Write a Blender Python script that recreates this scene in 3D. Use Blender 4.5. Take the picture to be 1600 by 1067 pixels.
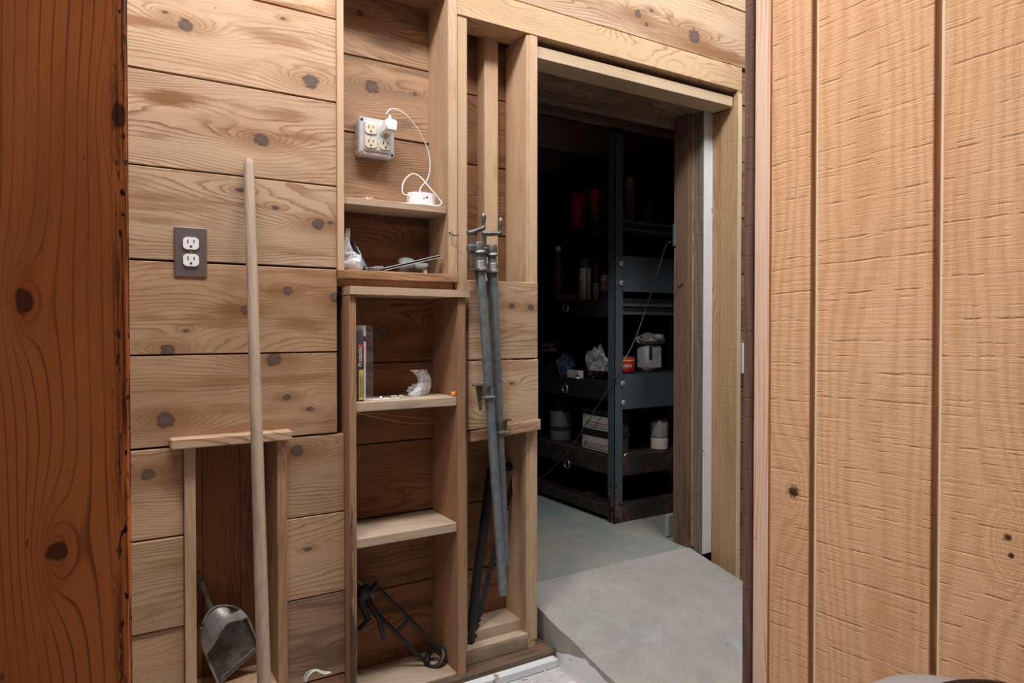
import bpy, bmesh, math, random
from mathutils import Vector, Matrix, noise
random.seed(7)
for o in list(bpy.data.objects): bpy.data.objects.remove(o)
S = bpy.context.scene
COL = S.collection

# ------------------------------------------------------------ camera, world, lights
F = 1067.0                        # focal length in pixels (1600 wide frame)
YAW = math.radians(31.68); PITCH = math.radians(0.8); DY = 5.6
CH = 1.03                         # camera height above the shop floor
cam = bpy.data.cameras.new('camera'); cam.sensor_width = 36; cam.lens = F/1600*36
cam.shift_y = -DY/1600; cam.clip_start = 0.02
camo = bpy.data.objects.new('camera', cam); COL.objects.link(camo)
camo.location = (0, 0, CH); camo.rotation_euler = (math.pi/2-PITCH, 0, -YAW)
S.camera = camo
S.view_settings.view_transform = 'Standard'; S.view_settings.look = 'None'
S.view_settings.gamma = 1; S.view_settings.use_curve_mapping = False
S.view_settings.exposure = 0.12
W = bpy.data.worlds.new('world'); S.world = W; W.use_nodes = True
W.node_tree.nodes['Background'].inputs[0].default_value = (0.80, 0.88, 1.0, 1)
W.node_tree.nodes['Background'].inputs[1].default_value = 0.05
def area(name, loc, target, sx, sy, power, col):
    l = bpy.data.lights.new(name, 'AREA'); l.shape = 'RECTANGLE'; l.size = sx; l.size_y = sy
    l.energy = power; l.color = col
    o = bpy.data.objects.new(name, l); COL.objects.link(o); o.location = loc
    o.rotation_euler = (Vector(target)-Vector(loc)).to_track_quat('-Z', 'Y').to_euler()
    return o
area('shop_ceiling_light', (0.34, 1.10, 2.70), (0.40, 1.34, 1.0), 1.2, 0.16, 38, (1.0, 0.98, 0.96))
area('passage_ceiling_light', (1.78, 1.12, 2.70), (1.5, 1.40, 0.6), 0.8, 0.25, 22, (0.97, 0.98, 1.0))
sl_ = area('panel_fill_light', (-0.85, 0.42, 2.45), (1.066, 0.50, 1.15), 0.5, 0.25, 5.6, (1.0, 0.97, 0.94)); sl_.data.spread = math.radians(80)  # unseen fill lamp, added to brighten the sawn partition

# ------------------------------------------------------------ pixel rays (real places: cut with known planes)
_R = camo.rotation_euler.to_matrix()
C0 = Vector((0, 0, CH))
def ray(x, y):
    return _R @ Vector(((x-800)/F, -((y+DY)-533.5)/F, -1))
def PY(x, y, Y): d = ray(x, y); return C0 + d*(Y/d.y)
def PX(x, y, X): d = ray(x, y); return C0 + d*(X/d.x)
def PZ(x, y, Z): d = ray(x, y); return C0 + d*((Z-CH)/d.z)

# ------------------------------------------------------------ material nodes
class NT:
    def __init__(s, name):
        s.mat = bpy.data.materials.new(name); s.mat.use_nodes = True
        s.t = s.mat.node_tree; s.b = s.t.nodes['Principled BSDF']
    def put(s, sock, v):
        if isinstance(v, bpy.types.NodeSocket): s.t.links.new(v, sock)
        elif isinstance(v, (tuple, list)):
            v = tuple(v)
            sock.default_value = v+(1,) if (len(sock.default_value) == 4 and len(v) == 3) else v
        else: sock.default_value = v
    def m(s, op, a, b=None, c=None, clamp=False):
        n = s.t.nodes.new('ShaderNodeMath'); n.operation = op; n.use_clamp = clamp
        for i, v in enumerate((a, b, c)):
            if v is not None: s.put(n.inputs[i], v)
        return n.outputs[0]
    def vec(s, x, y, z):
        n = s.t.nodes.new('ShaderNodeCombineXYZ')
        for i, v in enumerate((x, y, z)): s.put(n.inputs[i], v)
        return n.outputs[0]
    def sep(s, v):
        n = s.t.nodes.new('ShaderNodeSeparateXYZ'); s.put(n.inputs[0], v); return n.outputs
    def noise(s, v, scale=1, detail=3, rough=.5, dist=0):
        n = s.t.nodes.new('ShaderNodeTexNoise'); s.put(n.inputs['Vector'], v)
        n.inputs['Scale'].default_value = scale; n.inputs['Detail'].default_value = detail
        n.inputs['Roughness'].default_value = rough; n.inputs['Distortion'].default_value = dist
        return n.outputs[0]
    def ss(s, v, a, b, lo=0., hi=1.):
        n = s.t.nodes.new('ShaderNodeMapRange'); n.interpolation_type = 'SMOOTHSTEP'
        for i, q in enumerate((v, a, b, lo, hi)): s.put(n.inputs[i], q)
        return n.outputs[0]
    def mix(s, f, a, b, mode='MIX'):
        n = s.t.nodes.new('ShaderNodeMix'); n.data_type = 'RGBA'; n.blend_type = mode
        s.put(n.inputs[0], f); s.put(n.inputs[6], a); s.put(n.inputs[7], b); return n.outputs[2]
    def obj(s):
        return s.t.nodes.new('ShaderNodeTexCoord').outputs['Object']
    def rnd(s):
        return s.t.nodes.new('ShaderNodeObjectInfo').outputs['Random']
    def bump(s, h, strength=.3, dist=.002):
        n = s.t.nodes.new('ShaderNodeBump'); n.inputs['Strength'].default_value = strength
        n.inputs['Distance'].default_value = dist; s.put(n.inputs['Height'], h)
        s.t.links.new(n.outputs[0], s.b.inputs['Normal'])
    def out(s, col, rough=.7, metal=0., spec=.3):
        s.put(s.b.inputs['Base Color'], col); s.put(s.b.inputs['Roughness'], rough)
        s.put(s.b.inputs['Metallic'], metal); s.put(s.b.inputs['Specular IOR Level'], spec)
        return s.mat

def wood(name, light=(.53,.365,.235), line=(.30,.17,.085), stain=(.26,.115,.045), axis='X', knots=(), stain_amt=.7,
         line_amt=.85, ringfreq=95, warp=3.6, fine=.42, var=.16, rough=.72, bumps=.25, stain_lo=.54, stain_hi=.72, knotcol=(.05,.034,.027), patches=(), thin=.50, wigg=.9, worm=None):
    """Sawn wood with growth lines; knots = (along, across, radius) in the board's own metres."""
    k = NT(name); x, y, z = k.sep(k.obj()); r = k.rnd()
    u, v, w = {'X': (x, z, y), 'Z': (z, x, y), 'ZY': (z, y, x), 'Y': (y, x, z), 'YZ': (y, z, x)}[axis]
    ru = k.m('MULTIPLY', r, 37.); rv = k.m('MULTIPLY', r, 11.)
    U = k.m('ADD', u, ru); V = k.m('ADD', v, rv)
    big = k.noise(k.vec(k.m('MULTIPLY', U, 1.5), k.m('MULTIPLY', V, 6.), k.m('MULTIPLY', w, 6.)), 1, 2, .4)
    wig = k.noise(k.vec(k.m('MULTIPLY', U, 14.), k.m('MULTIPLY', V, 70.), k.m('MULTIPLY', w, 30.)), 1, 2, .5)
    field = k.m('ADD', k.m('MULTIPLY', V, ringfreq), k.m('ADD', k.m('MULTIPLY', big, warp*5), k.m('MULTIPLY', wig, wigg)))
    jit = k.noise(k.vec(k.m('MULTIPLY', U, 60.), k.m('MULTIPLY', V, 110.), w), 1, 3, .6)
    kmask = None; halo = None; kin = None
    for (ku, kv, kr) in knots:
        du = k.m('SUBTRACT', u, ku); dv = k.m('SUBTRACT', v, kv)
        du2 = k.m('POWER', k.m('ABSOLUTE', du), 2.); dv2 = k.m('POWER', k.m('ABSOLUTE', dv), 2.)
        el = .9 if kr > .007 else .55
        dr = k.m('SQRT', k.m('ADD', k.m('MULTIPLY', du2, .12), dv2))
        dk = k.m('SQRT', k.m('ADD', k.m('MULTIPLY', du2, el*el), dv2))
        field = k.m('ADD', field, k.m('MULTIPLY', k.m('EXPONENT', k.m('MULTIPLY', dr, -.75/kr)), 2.5+kr*420))
        dj = k.m('ADD', dk, k.m('MULTIPLY', k.m('SUBTRACT', jit, .5), kr*1.1))
        mk = k.ss(dj, kr*1.02, kr*.66); hl = k.ss(dr, kr*2.4, kr*.5); ki = k.ss(dj, kr*.3, kr*.8)
        kmask = mk if kmask is None else k.m('MAXIMUM', kmask, mk)
        kin = ki if kin is None else k.m('MINIMUM', kin, ki)
        halo = hl if halo is None else k.m('MAXIMUM', halo, hl)
    saw = k.m('FRACT', field)
    lines = k.m('MULTIPLY', k.ss(saw, thin, .93), k.ss(saw, 1.0, .95))
    fade = k.ss(k.noise(k.vec(k.m('MULTIPLY', U, 2.2), k.m('MULTIPLY', V, 14.), w), 1, 3), .34, .60)
    if halo is not None: fade = k.m('MAXIMUM', fade, k.m('MULTIPLY', halo, .9))
    fg = k.noise(k.vec(k.m('MULTIPLY', U, 11.), k.m('MULTIPLY', V, 480.), k.m('MULTIPLY', w, 480.)), 1, 4, .65)
    st = k.noise(k.vec(k.m('ADD', k.m('MULTIPLY', U, 2.6), 5.3), k.m('MULTIPLY', V, 15.), w), 1, 6, .60, .6)
    sm = k.noise(k.vec(k.m('ADD', k.m('MULTIPLY', U, 2.1), 1.3), k.m('MULTIPLY', V, 6.), w), 1, 3, .5)
    stm = k.m('MULTIPLY', k.m('MULTIPLY', k.ss(st, stain_lo-.07, stain_hi-.09), k.ss(sm, .36, .56, .2, 1.)), stain_amt*1.25, clamp=True)
    tone = k.noise(k.vec(k.m('MULTIPLY', U, .9), k.m('MULTIPLY', V, 3.), 2.2), 1, 2)
    c = k.mix(k.m('MULTIPLY', k.m('MULTIPLY', lines, fade), line_amt*1.15, clamp=True), light, line)
    c = k.mix(stm, c, stain)
    wsp = k.noise(k.vec(k.m('MULTIPLY', U, 7.), k.m('MULTIPLY', V, 95.), w), 1, 5, .65, .3) if patches else None
    for (pu, pv, ru_, rv_, amt) in patches:          # long brown heartwood streaks
        du = k.m('MULTIPLY', k.m('SUBTRACT', u, pu), 1/ru_); dv = k.m('MULTIPLY', k.m('SUBTRACT', v, pv), 1/rv_)
        dd = k.m('SQRT', k.m('ADD', k.m('MULTIPLY', du, du), k.m('MULTIPLY', dv, dv)))
        dd = k.m('ADD', dd, k.m('ADD', k.m('MULTIPLY', k.m('SUBTRACT', st, .5), 4.2), k.m('MULTIPLY', k.m('SUBTRACT', wsp, .5), 2.4)))
        c = k.mix(k.ss(dd, 1.25, .25, 0., amt), c, stain)
    if halo is not None:
        c = k.mix(k.m('MULTIPLY', k.m('MULTIPLY', halo, st), 1.1, clamp=True), c, stain)
        kc = k.mix(jit, tuple(q*.6 for q in knotcol), tuple(min(1, q*2.0) for q in knotcol))
        kc = k.mix(k.m('MULTIPLY', kin, .7), tuple(min(1, q*2.3) for q in knotcol), kc)
        c = k.mix(k.m('MULTIPLY', kmask, .92), c, kc)
    f1 = k.m('ADD', 1-fine/2, k.m('MULTIPLY', fg, fine))
    f2 = k.m('ADD', 1-var, k.m('MULTIPLY', tone, var*2))
    rr = k.m('ADD', 1-var*.7, k.m('MULTIPLY', k.m('FRACT', k.m('MULTIPLY', r, 7.13)), var*1.2))
    g = k.m('MULTIPLY', k.m('MULTIPLY', f1, f2), rr)
    speck = k.ss(k.noise(k.vec(k.m('MULTIPLY', U, 42.), k.m('MULTIPLY', V, 60.), w), 1, 1), .79, .84)
    c = k.mix(1., c, k.vec(g, g, g), 'MULTIPLY')
    c = k.mix(k.m('MULTIPLY', speck, .75), c, (.05, .03, .02))
    if worm is not None:                             # rotten worm eaten strip along one arris
        band = k.ss(v, worm, worm+.012); sk = k.noise(k.vec(k.m('MULTIPLY', U, 9.), k.m('MULTIPLY', V, 330.), w), 1, 4, .7)
        ho = k.ss(k.noise(k.vec(k.m('MULTIPLY', U, 75.), k.m('MULTIPLY', V, 190.), w), 1, 1), .60, .66)
        wm = k.m('MULTIPLY', band, k.m('MAXIMUM', k.ss(sk, .44, .60, 0., .85), ho)); c = k.mix(wm, c, (.03, .008, .004))
        holes = k.ss(k.noise(k.vec(k.m('MULTIPLY', U, 38.), k.m('MULTIPLY', V, 110.), w), 1, 1), .72, .77); c = k.mix(k.m('MULTIPLY', holes, .6), c, (.06, .013, .006))
    k.bump(k.m('ADD', k.m('MULTIPLY', fg, .6), k.m('MULTIPLY', lines, .3)), bumps, .0015)
    return k.out(c, rough)

def sawn(name, axis='ZY', light=(.63,.375,.215), dark=(.52,.28,.14), depth=.0030, knots=(), lat=1.0, red=(.48,.24,.11)):
    """Rough circular-sawn face: vertical growth bands, crossways saw marks as relief."""
    k = NT(name); x, y, z = k.sep(k.obj()); r = k.rnd()
    u, v, w = {'ZY': (z, y, x), 'Z': (z, x, y), 'X': (x, z, y)}[axis]
    U = k.m('ADD', u, k.m('MULTIPLY', r, 23.)); V = k.m('ADD', v, k.m('MULTIPLY', r, 9.))
    nz = k.noise(k.vec(k.m('MULTIPLY', U, 1.1), k.m('MULTIPLY', V, 6.), 0.), 1, 3)
    field = k.m('ADD', k.m('MULTIPLY', V, 42.), k.m('MULTIPLY', nz, 9.))
    kmask = None
    for (ku, kv, kr) in knots:
        du = k.m('SUBTRACT', u, ku); dv = k.m('SUBTRACT', v, kv)
        dr = k.m('SQRT', k.m('ADD', k.m('POWER', k.m('ABSOLUTE', k.m('MULTIPLY', du, .4)), 2.), k.m('POWER', k.m('ABSOLUTE', dv), 2.)))
        field = k.m('ADD', field, k.m('MULTIPLY', k.m('EXPONENT', k.m('MULTIPLY', dr, -.4/kr)), 6.))
        dk = k.m('ADD', k.m('SQRT', k.m('ADD', k.m('POWER', k.m('ABSOLUTE', du), 2.), k.m('POWER', k.m('ABSOLUTE', dv), 2.))),
                 k.m('MULTIPLY', k.m('SUBTRACT', k.noise(k.vec(k.m('MULTIPLY', u, 160.), k.m('MULTIPLY', v, 160.), 0.), 1, 2), .5), kr*1.6))
        mk = k.ss(dk, kr*1.25, kr*.4); kmask = mk if kmask is None else k.m('MAXIMUM', kmask, mk)
    band = k.ss(k.m('ABSOLUTE', k.m('SUBTRACT', k.m('FRACT', field), .5)), .08, .5)
    fine = k.noise(k.vec(k.m('MULTIPLY', U, 520.), k.m('MULTIPLY', V, 16.), 0.), 1, 3, .6)
    mid = k.noise(k.vec(k.m('MULTIPLY', U, 190.), k.m('MULTIPLY', V, 5.), 3.), 1, 3, .6)
    wob = k.noise(k.vec(k.m('MULTIPLY', V, 7.), k.m('MULTIPLY', U, 3.), 1.), 1, 3, .6)
    lump = k.noise(k.vec(k.m('MULTIPLY', U, 130.), k.m('MULTIPLY', V, 190.), 0.), 1, 4, .7)
    sc = None
    for fq, wd, off in ((17., .045, 0.), (43., .085, 4.7)):
        vo = k.t.nodes.new('ShaderNodeTexVoronoi'); vo.voronoi_dimensions = '1D'; vo.feature = 'DISTANCE_TO_EDGE'
        vo.inputs['Scale'].default_value = 1.
        k.put(vo.inputs['W'], k.m('ADD', k.m('ADD', k.m('MULTIPLY', U, fq), off), k.m('ADD', k.m('MULTIPLY', wob, fq*.012), k.m('MULTIPLY', V, fq*.03))))
        brk = k.ss(k.noise(k.vec(k.m('MULTIPLY', U, 40.), k.m('MULTIPLY', V, 22.), off), 1, 3, .6), .42 if off == 0 else .5, .6)
        q = k.m('MULTIPLY', k.m('MULTIPLY', k.ss(vo.outputs['Distance'], wd, .0), brk), k.ss(lump, .30, .55))
        q = k.m('MULTIPLY', q, 1.0 if off == 0 else .55)
        sc = q if sc is None else k.m('MAXIMUM', sc, q)
    vert = k.noise(k.vec(k.m('MULTIPLY', U, 6.), k.m('MULTIPLY', V, 75.), 5.), 1, 4, .65)
    h = k.m('ADD', k.m('MULTIPLY', fine, .30), k.m('MULTIPLY', mid, .34))
    h = k.m('ADD', h, k.m('MULTIPLY', lump, .16)); h = k.m('ADD', h, k.m('MULTIPLY', vert, .75*lat))
    h = k.m('SUBTRACT', h, k.m('MULTIPLY', sc, .55))
    c = k.mix(k.m('MULTIPLY', band, .6), light, dark)
    t2 = k.noise(k.vec(k.m('MULTIPLY', U, 2.), k.m('MULTIPLY', V, 9.), 8.), 1, 3)
    c = k.mix(k.m('MULTIPLY', k.ss(t2, .5, .8), .5), c, red)
    g = k.m('ADD', .84, k.m('MULTIPLY', fine, .32))
    c = k.mix(1., c, k.vec(g, g, g), 'MULTIPLY')
    c = k.mix(k.m('MULTIPLY', sc, .35), c, red)
    if kmask is not None: c = k.mix(kmask, c, (.06, .022, .012))
    k.bump(h, 1.0, depth)
    return k.out(c, .78, 0, .2)

def plain(name, col, rough=.5, metal=0., spec=.4, var=.0, nscale=30, col2=None, bumps=0., thr=(.4,.65)):
    k = NT(name); c = col
    n = k.noise(k.obj(), nscale, 4, .6)
    if col2 is not None: c = k.mix(k.ss(n, *thr), col, col2)
    if var:
        g = k.m('ADD', 1-var, k.m('MULTIPLY', n, 2*var)); c = k.mix(1., c, k.vec(g, g, g), 'MULTIPLY')
    if bumps: k.bump(n, bumps, .003)
    return k.out(c, rough, metal, spec)

def clear(name, col=(.85,.88,.9), alpha=.3, rough=.18):
    k = NT(name); n = k.noise(k.obj(), 45, 4, .65, .6)
    k.put(k.b.inputs['Alpha'], k.ss(n, .35, .75, alpha*.5, min(1, alpha*2.2)))
    k.bump(n, .9, .006)
    return k.out(col, rough, 0, .7)

M = {}
M['cedar'] = wood('pale cedar boards')
M['cedar_warm'] = wood('warm cedar boards', (.44,.265,.145), (.25,.12,.055), (.22,.10,.045))
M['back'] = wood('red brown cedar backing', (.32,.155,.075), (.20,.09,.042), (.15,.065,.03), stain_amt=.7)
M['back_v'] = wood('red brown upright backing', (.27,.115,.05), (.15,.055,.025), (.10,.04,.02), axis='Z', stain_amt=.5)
M['dark_board'] = wood('weathered brown board', (.33,.19,.11), (.15,.075,.04), (.14,.07,.04), stain_amt=.7)
M['stud'] = wood('planed stud', (.55,.38,.24), (.38,.22,.11), (.36,.20,.10), axis='Z', line_amt=.35, stain_amt=.35)
M['stud_y'] = wood('planed stud side', (.53,.36,.225), (.36,.20,.10), (.36,.20,.10), axis='ZY', line_amt=.4, stain_amt=.35)
M['box_side'] = wood('brown shelf side', (.33,.175,.095), (.24,.115,.055), (.22,.10,.05), axis='ZY', line_amt=.5, stain_amt=.4)  # darkened so the colour carries the shade inside the compartments
M['box_edge'] = wood('brown shelf stile', (.40,.23,.13), (.24,.115,.055), (.20,.095,.05), axis='Z', line_amt=.45, stain_amt=.45)
M['shelf'] = wood('dusty shelf board', (.50,.36,.245), (.35,.22,.13), (.30,.20,.13), stain_amt=.5, line_amt=.3)
M['shelf_y'] = wood('dusty shelf top', (.52,.40,.29), (.38,.26,.17), (.24,.17,.12), axis='X', stain_amt=.6, line_amt=.3)
M['beam'] = wood('planed beam', (.53,.36,.21), (.33,.18,.08), (.40,.24,.12), line_amt=.75, stain_amt=.25, ringfreq=60, warp=6)
M['pale_edge'] = wood('lit jamb edge', (.74,.58,.37), (.6,.42,.24), (.62,.45,.28), axis='Z', line_amt=.2, stain_amt=.2)  # pale tone paints in the light caught by the jamb's front edge
M['header'] = wood('pale header edge', (.60,.45,.29), (.48,.32,.19), (.45,.30,.18), line_amt=.2, stain_amt=.3)
M['soffit'] = wood('old grey soffit', (.26,.18,.12), (.15,.09,.05), (.13,.085,.055), stain_amt=.6)
M['jamb_brown'] = wood('old brown jamb', (.18,.11,.072), (.11,.06,.04), (.10,.06,.04), axis='ZY', stain_amt=.6)
M['jamb_grey'] = sawn('old grey sawn jamb', 'ZY', (.20,.165,.135), (.12,.095,.075), .002, red=(.11,.09,.07))
M['jamb_sawn'] = sawn('sawn yellow jamb', 'ZY', (.47,.315,.17), (.40,.25,.125), .0012, red=(.34,.19,.09))
M['jamb_pine'] = wood('pine jamb', (.43,.27,.15), (.28,.15,.07), (.25,.13,.06), axis='ZY', stain_amt=.4)
M['paint_white'] = plain('flaking white paint', (.72,.74,.76), .7, var=.1, nscale=18, col2=(.30,.25,.21), thr=(.64,.72), bumps=.4)
M['dark_sawn'] = sawn('dark weathered sawn board', 'ZY', (.15,.085,.065), (.09,.05,.04), .0012, red=(.07,.035,.028))
M['strip_light'] = wood('pale fir stud', (.66,.47,.36), (.45,.24,.13), (.55,.36,.25), axis='ZY', line_amt=1., ringfreq=88, warp=1.6, stain_amt=.25, fine=.2, thin=.35)
M['groove'] = wood('red groove', (.28,.105,.038), (.2,.07,.025), (.2,.07,.03), axis='ZY', stain_amt=.4)
M['groove_edge'] = plain('pale ply edge', (.62,.52,.36), .7, var=.15, nscale=8)
M['joint'] = plain('dark joint', (.02,.014,.01), .9)
M['steel_box'] = plain('galvanised cover', (.66,.69,.74), .42, .35, var=.1, nscale=60)
M['ivory'] = plain('ivory plastic', (.72,.66,.52), .4)
M['white'] = plain('white plastic', (.86,.87,.88), .35)
M['slot'] = plain('dark slot', (.02,.018,.016), .6)
M['plate'] = plain('brushed brown steel plate', (.33,.29,.27), .38, .85, var=.18, nscale=25)
M['screw'] = plain('screw metal', (.5,.48,.44), .35, .9)
M['pipe'] = plain('galvanised pipe', (.25,.285,.315), .5, .6, var=.25, nscale=40, col2=(.17,.19,.205))
M['iron'] = plain('grey cast iron', (.20,.195,.185), .45, .7, var=.25, nscale=50, col2=(.13,.11,.095))
M['black'] = plain('black paint', (.018,.018,.02), .42, .1, var=.2)
M['blackrub'] = plain('worn dark metal', (.035,.035,.038), .4, .5, var=.3)
M['rod'] = plain('steel rod', (.30,.29,.25), .35, .8)
M['handle'] = wood('worn pole', (.45,.34,.25), (.30,.21,.145), (.27,.20,.155), axis='Z', line_amt=.4, stain_amt=.6, ringfreq=120)
M['pan'] = plain('dirty pewter dustpan', (.20,.185,.17), .42, .55, var=.25, nscale=22, col2=(.10,.085,.075), bumps=.15)
M['conc'] = None
M['bluegrey'] = plain('blue grey steel', (.115,.145,.165), .42, .35, var=.18, nscale=14)
def rusty_post():
    k = NT('blue grey steel post with rusty foot'); co = k.obj(); x, y, z = k.sep(co); n = k.noise(co, 22, 4, .65)
    g = k.m('ADD', .82, k.m('MULTIPLY', n, .36)); c = k.mix(1., (.115, .145, .165), k.vec(g, g, g), 'MULTIPLY')
    m_ = k.ss(k.m('ADD', z, k.m('MULTIPLY', k.m('SUBTRACT', n, .5), .45)), -.66, -.80)
    c = k.mix(m_, c, k.mix(k.ss(n, .4, .6), (.03, .022, .02), (.16, .085, .055)))
    return k.out(c, k.ss(m_, 0., 1., .42, .8), .3)
M['post_rust'] = rusty_post()
M['rust'] = plain('rusty steel', (.05,.045,.045), .6, .3, var=.3, nscale=16, col2=(.13,.06,.035), thr=(.5,.66), bumps=.3)
M['darksteel'] = plain('dark steel', (.035,.034,.036), .5, .35, var=.3)
M['zinc'] = plain('zinc ring', (.55,.53,.5), .35, .9)
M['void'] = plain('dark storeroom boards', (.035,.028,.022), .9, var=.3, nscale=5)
M['bag'] = clear('clear plastic bag', (.88,.88,.93), .36)
M['blister'] = clear('clear blister', (.7,.72,.75), .05, .1)
M['greymat'] = plain('grey moulded plastic', (.30,.29,.31), .5, var=.05, nscale=60)
M['glossblack'] = plain('gloss black', (.008,.008,.009), .12)
M['alu'] = plain('aluminium', (.66,.68,.71), .4, .25)
M['orange'] = plain('orange plastic', (.95,.34,.03), .45)
M['paper'] = plain('paper', (.66,.63,.58), .8)
M['red'] = plain('red tin', (.50,.03,.02), .35)
M['reddark'] = plain('red plastic', (.55,.02,.012), .3)
M['yellow'] = plain('yellow label', (.75,.62,.12), .5)
M['blue'] = plain('blue print', (.03,.10,.36), .5)
M['purple'] = plain('purple print', (.16,.06,.30), .5)
M['ltgrey'] = plain('light grey print', (.55,.56,.60), .5)
M['txtwhite'] = plain('white print', (.85,.83,.8), .5)
M['txtdark'] = plain('dark print', (.04,.04,.045), .5)
M['amber'] = plain('amber bottle', (.10,.035,.015), .15)
M['olive'] = plain('crumpled olive cloth', (.20,.185,.15), .85, var=.2, nscale=40, col2=(.45,.46,.48), thr=(.52,.6), bumps=.4)
M['packet'] = plain('grey white packet', (.42,.43,.47), .6, var=.15, nscale=25, col2=(.13,.13,.16), thr=(.56,.62))
M['tin'] = plain('old tin', (.16,.155,.15), .4, .7, var=.2)
M['cream'] = plain('cream label', (.66,.61,.54), .7, var=.12)
M['tan'] = plain('tan carton', (.30,.19,.10), .8, var=.15)
M['wire'] = plain('orange wire', (.50,.20,.06), .5)
M['wire2'] = plain('yellow wire', (.42,.26,.06), .5)
M['cordgrey'] = plain('grey cord', (.10,.09,.085), .6)
M['lint'] = plain('pale lint', (.75,.68,.58), .9)
M['green'] = plain('pale green string', (.62,.72,.62), .9)
M['pink'] = plain('pink print', (.62,.30,.33), .6)
M['debris'] = plain('white flakes', (.66,.66,.65), .8, var=.2)
def concrete(name, a, b, tint, tl=.5, th=.68):
    k = NT(name); co = k.obj()
    n1 = k.noise(co, 3.2, 4, .6, .5); n2 = k.noise(co, 150, 3, .6); n3 = k.noise(co, 14, 4, .6)
    c = k.mix(k.ss(n1, .35, .68), a, b); c = k.mix(k.m('MULTIPLY', k.ss(k.noise(co, 4.3, 3, .5, 1.), tl, th), .75), c, tint)
    g = k.m('ADD', .62, k.m('ADD', k.m('MULTIPLY', n2, .42), k.m('MULTIPLY', n3, .36)))
    c = k.mix(1., c, k.vec(g, g, g), 'MULTIPLY')
    sp = k.ss(k.noise(co, 85, 1), .76, .80); c = k.mix(k.m('MULTIPLY', sp, .7), c, (.09, .08, .07))
    k.bump(k.m('ADD', n2, k.m('MULTIPLY', n3, 1.5)), .35, .002)
    return k.out(c, .75)
M['conc'] = concrete('ramp concrete', (.40,.375,.335), (.335,.33,.295), (.40,.46,.46), .56, .72)
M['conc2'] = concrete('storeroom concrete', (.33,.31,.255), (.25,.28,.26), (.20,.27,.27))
M['conc3'] = concrete('shop concrete', (.45,.43,.41), (.55,.54,.53), (.62,.62,.62))

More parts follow.
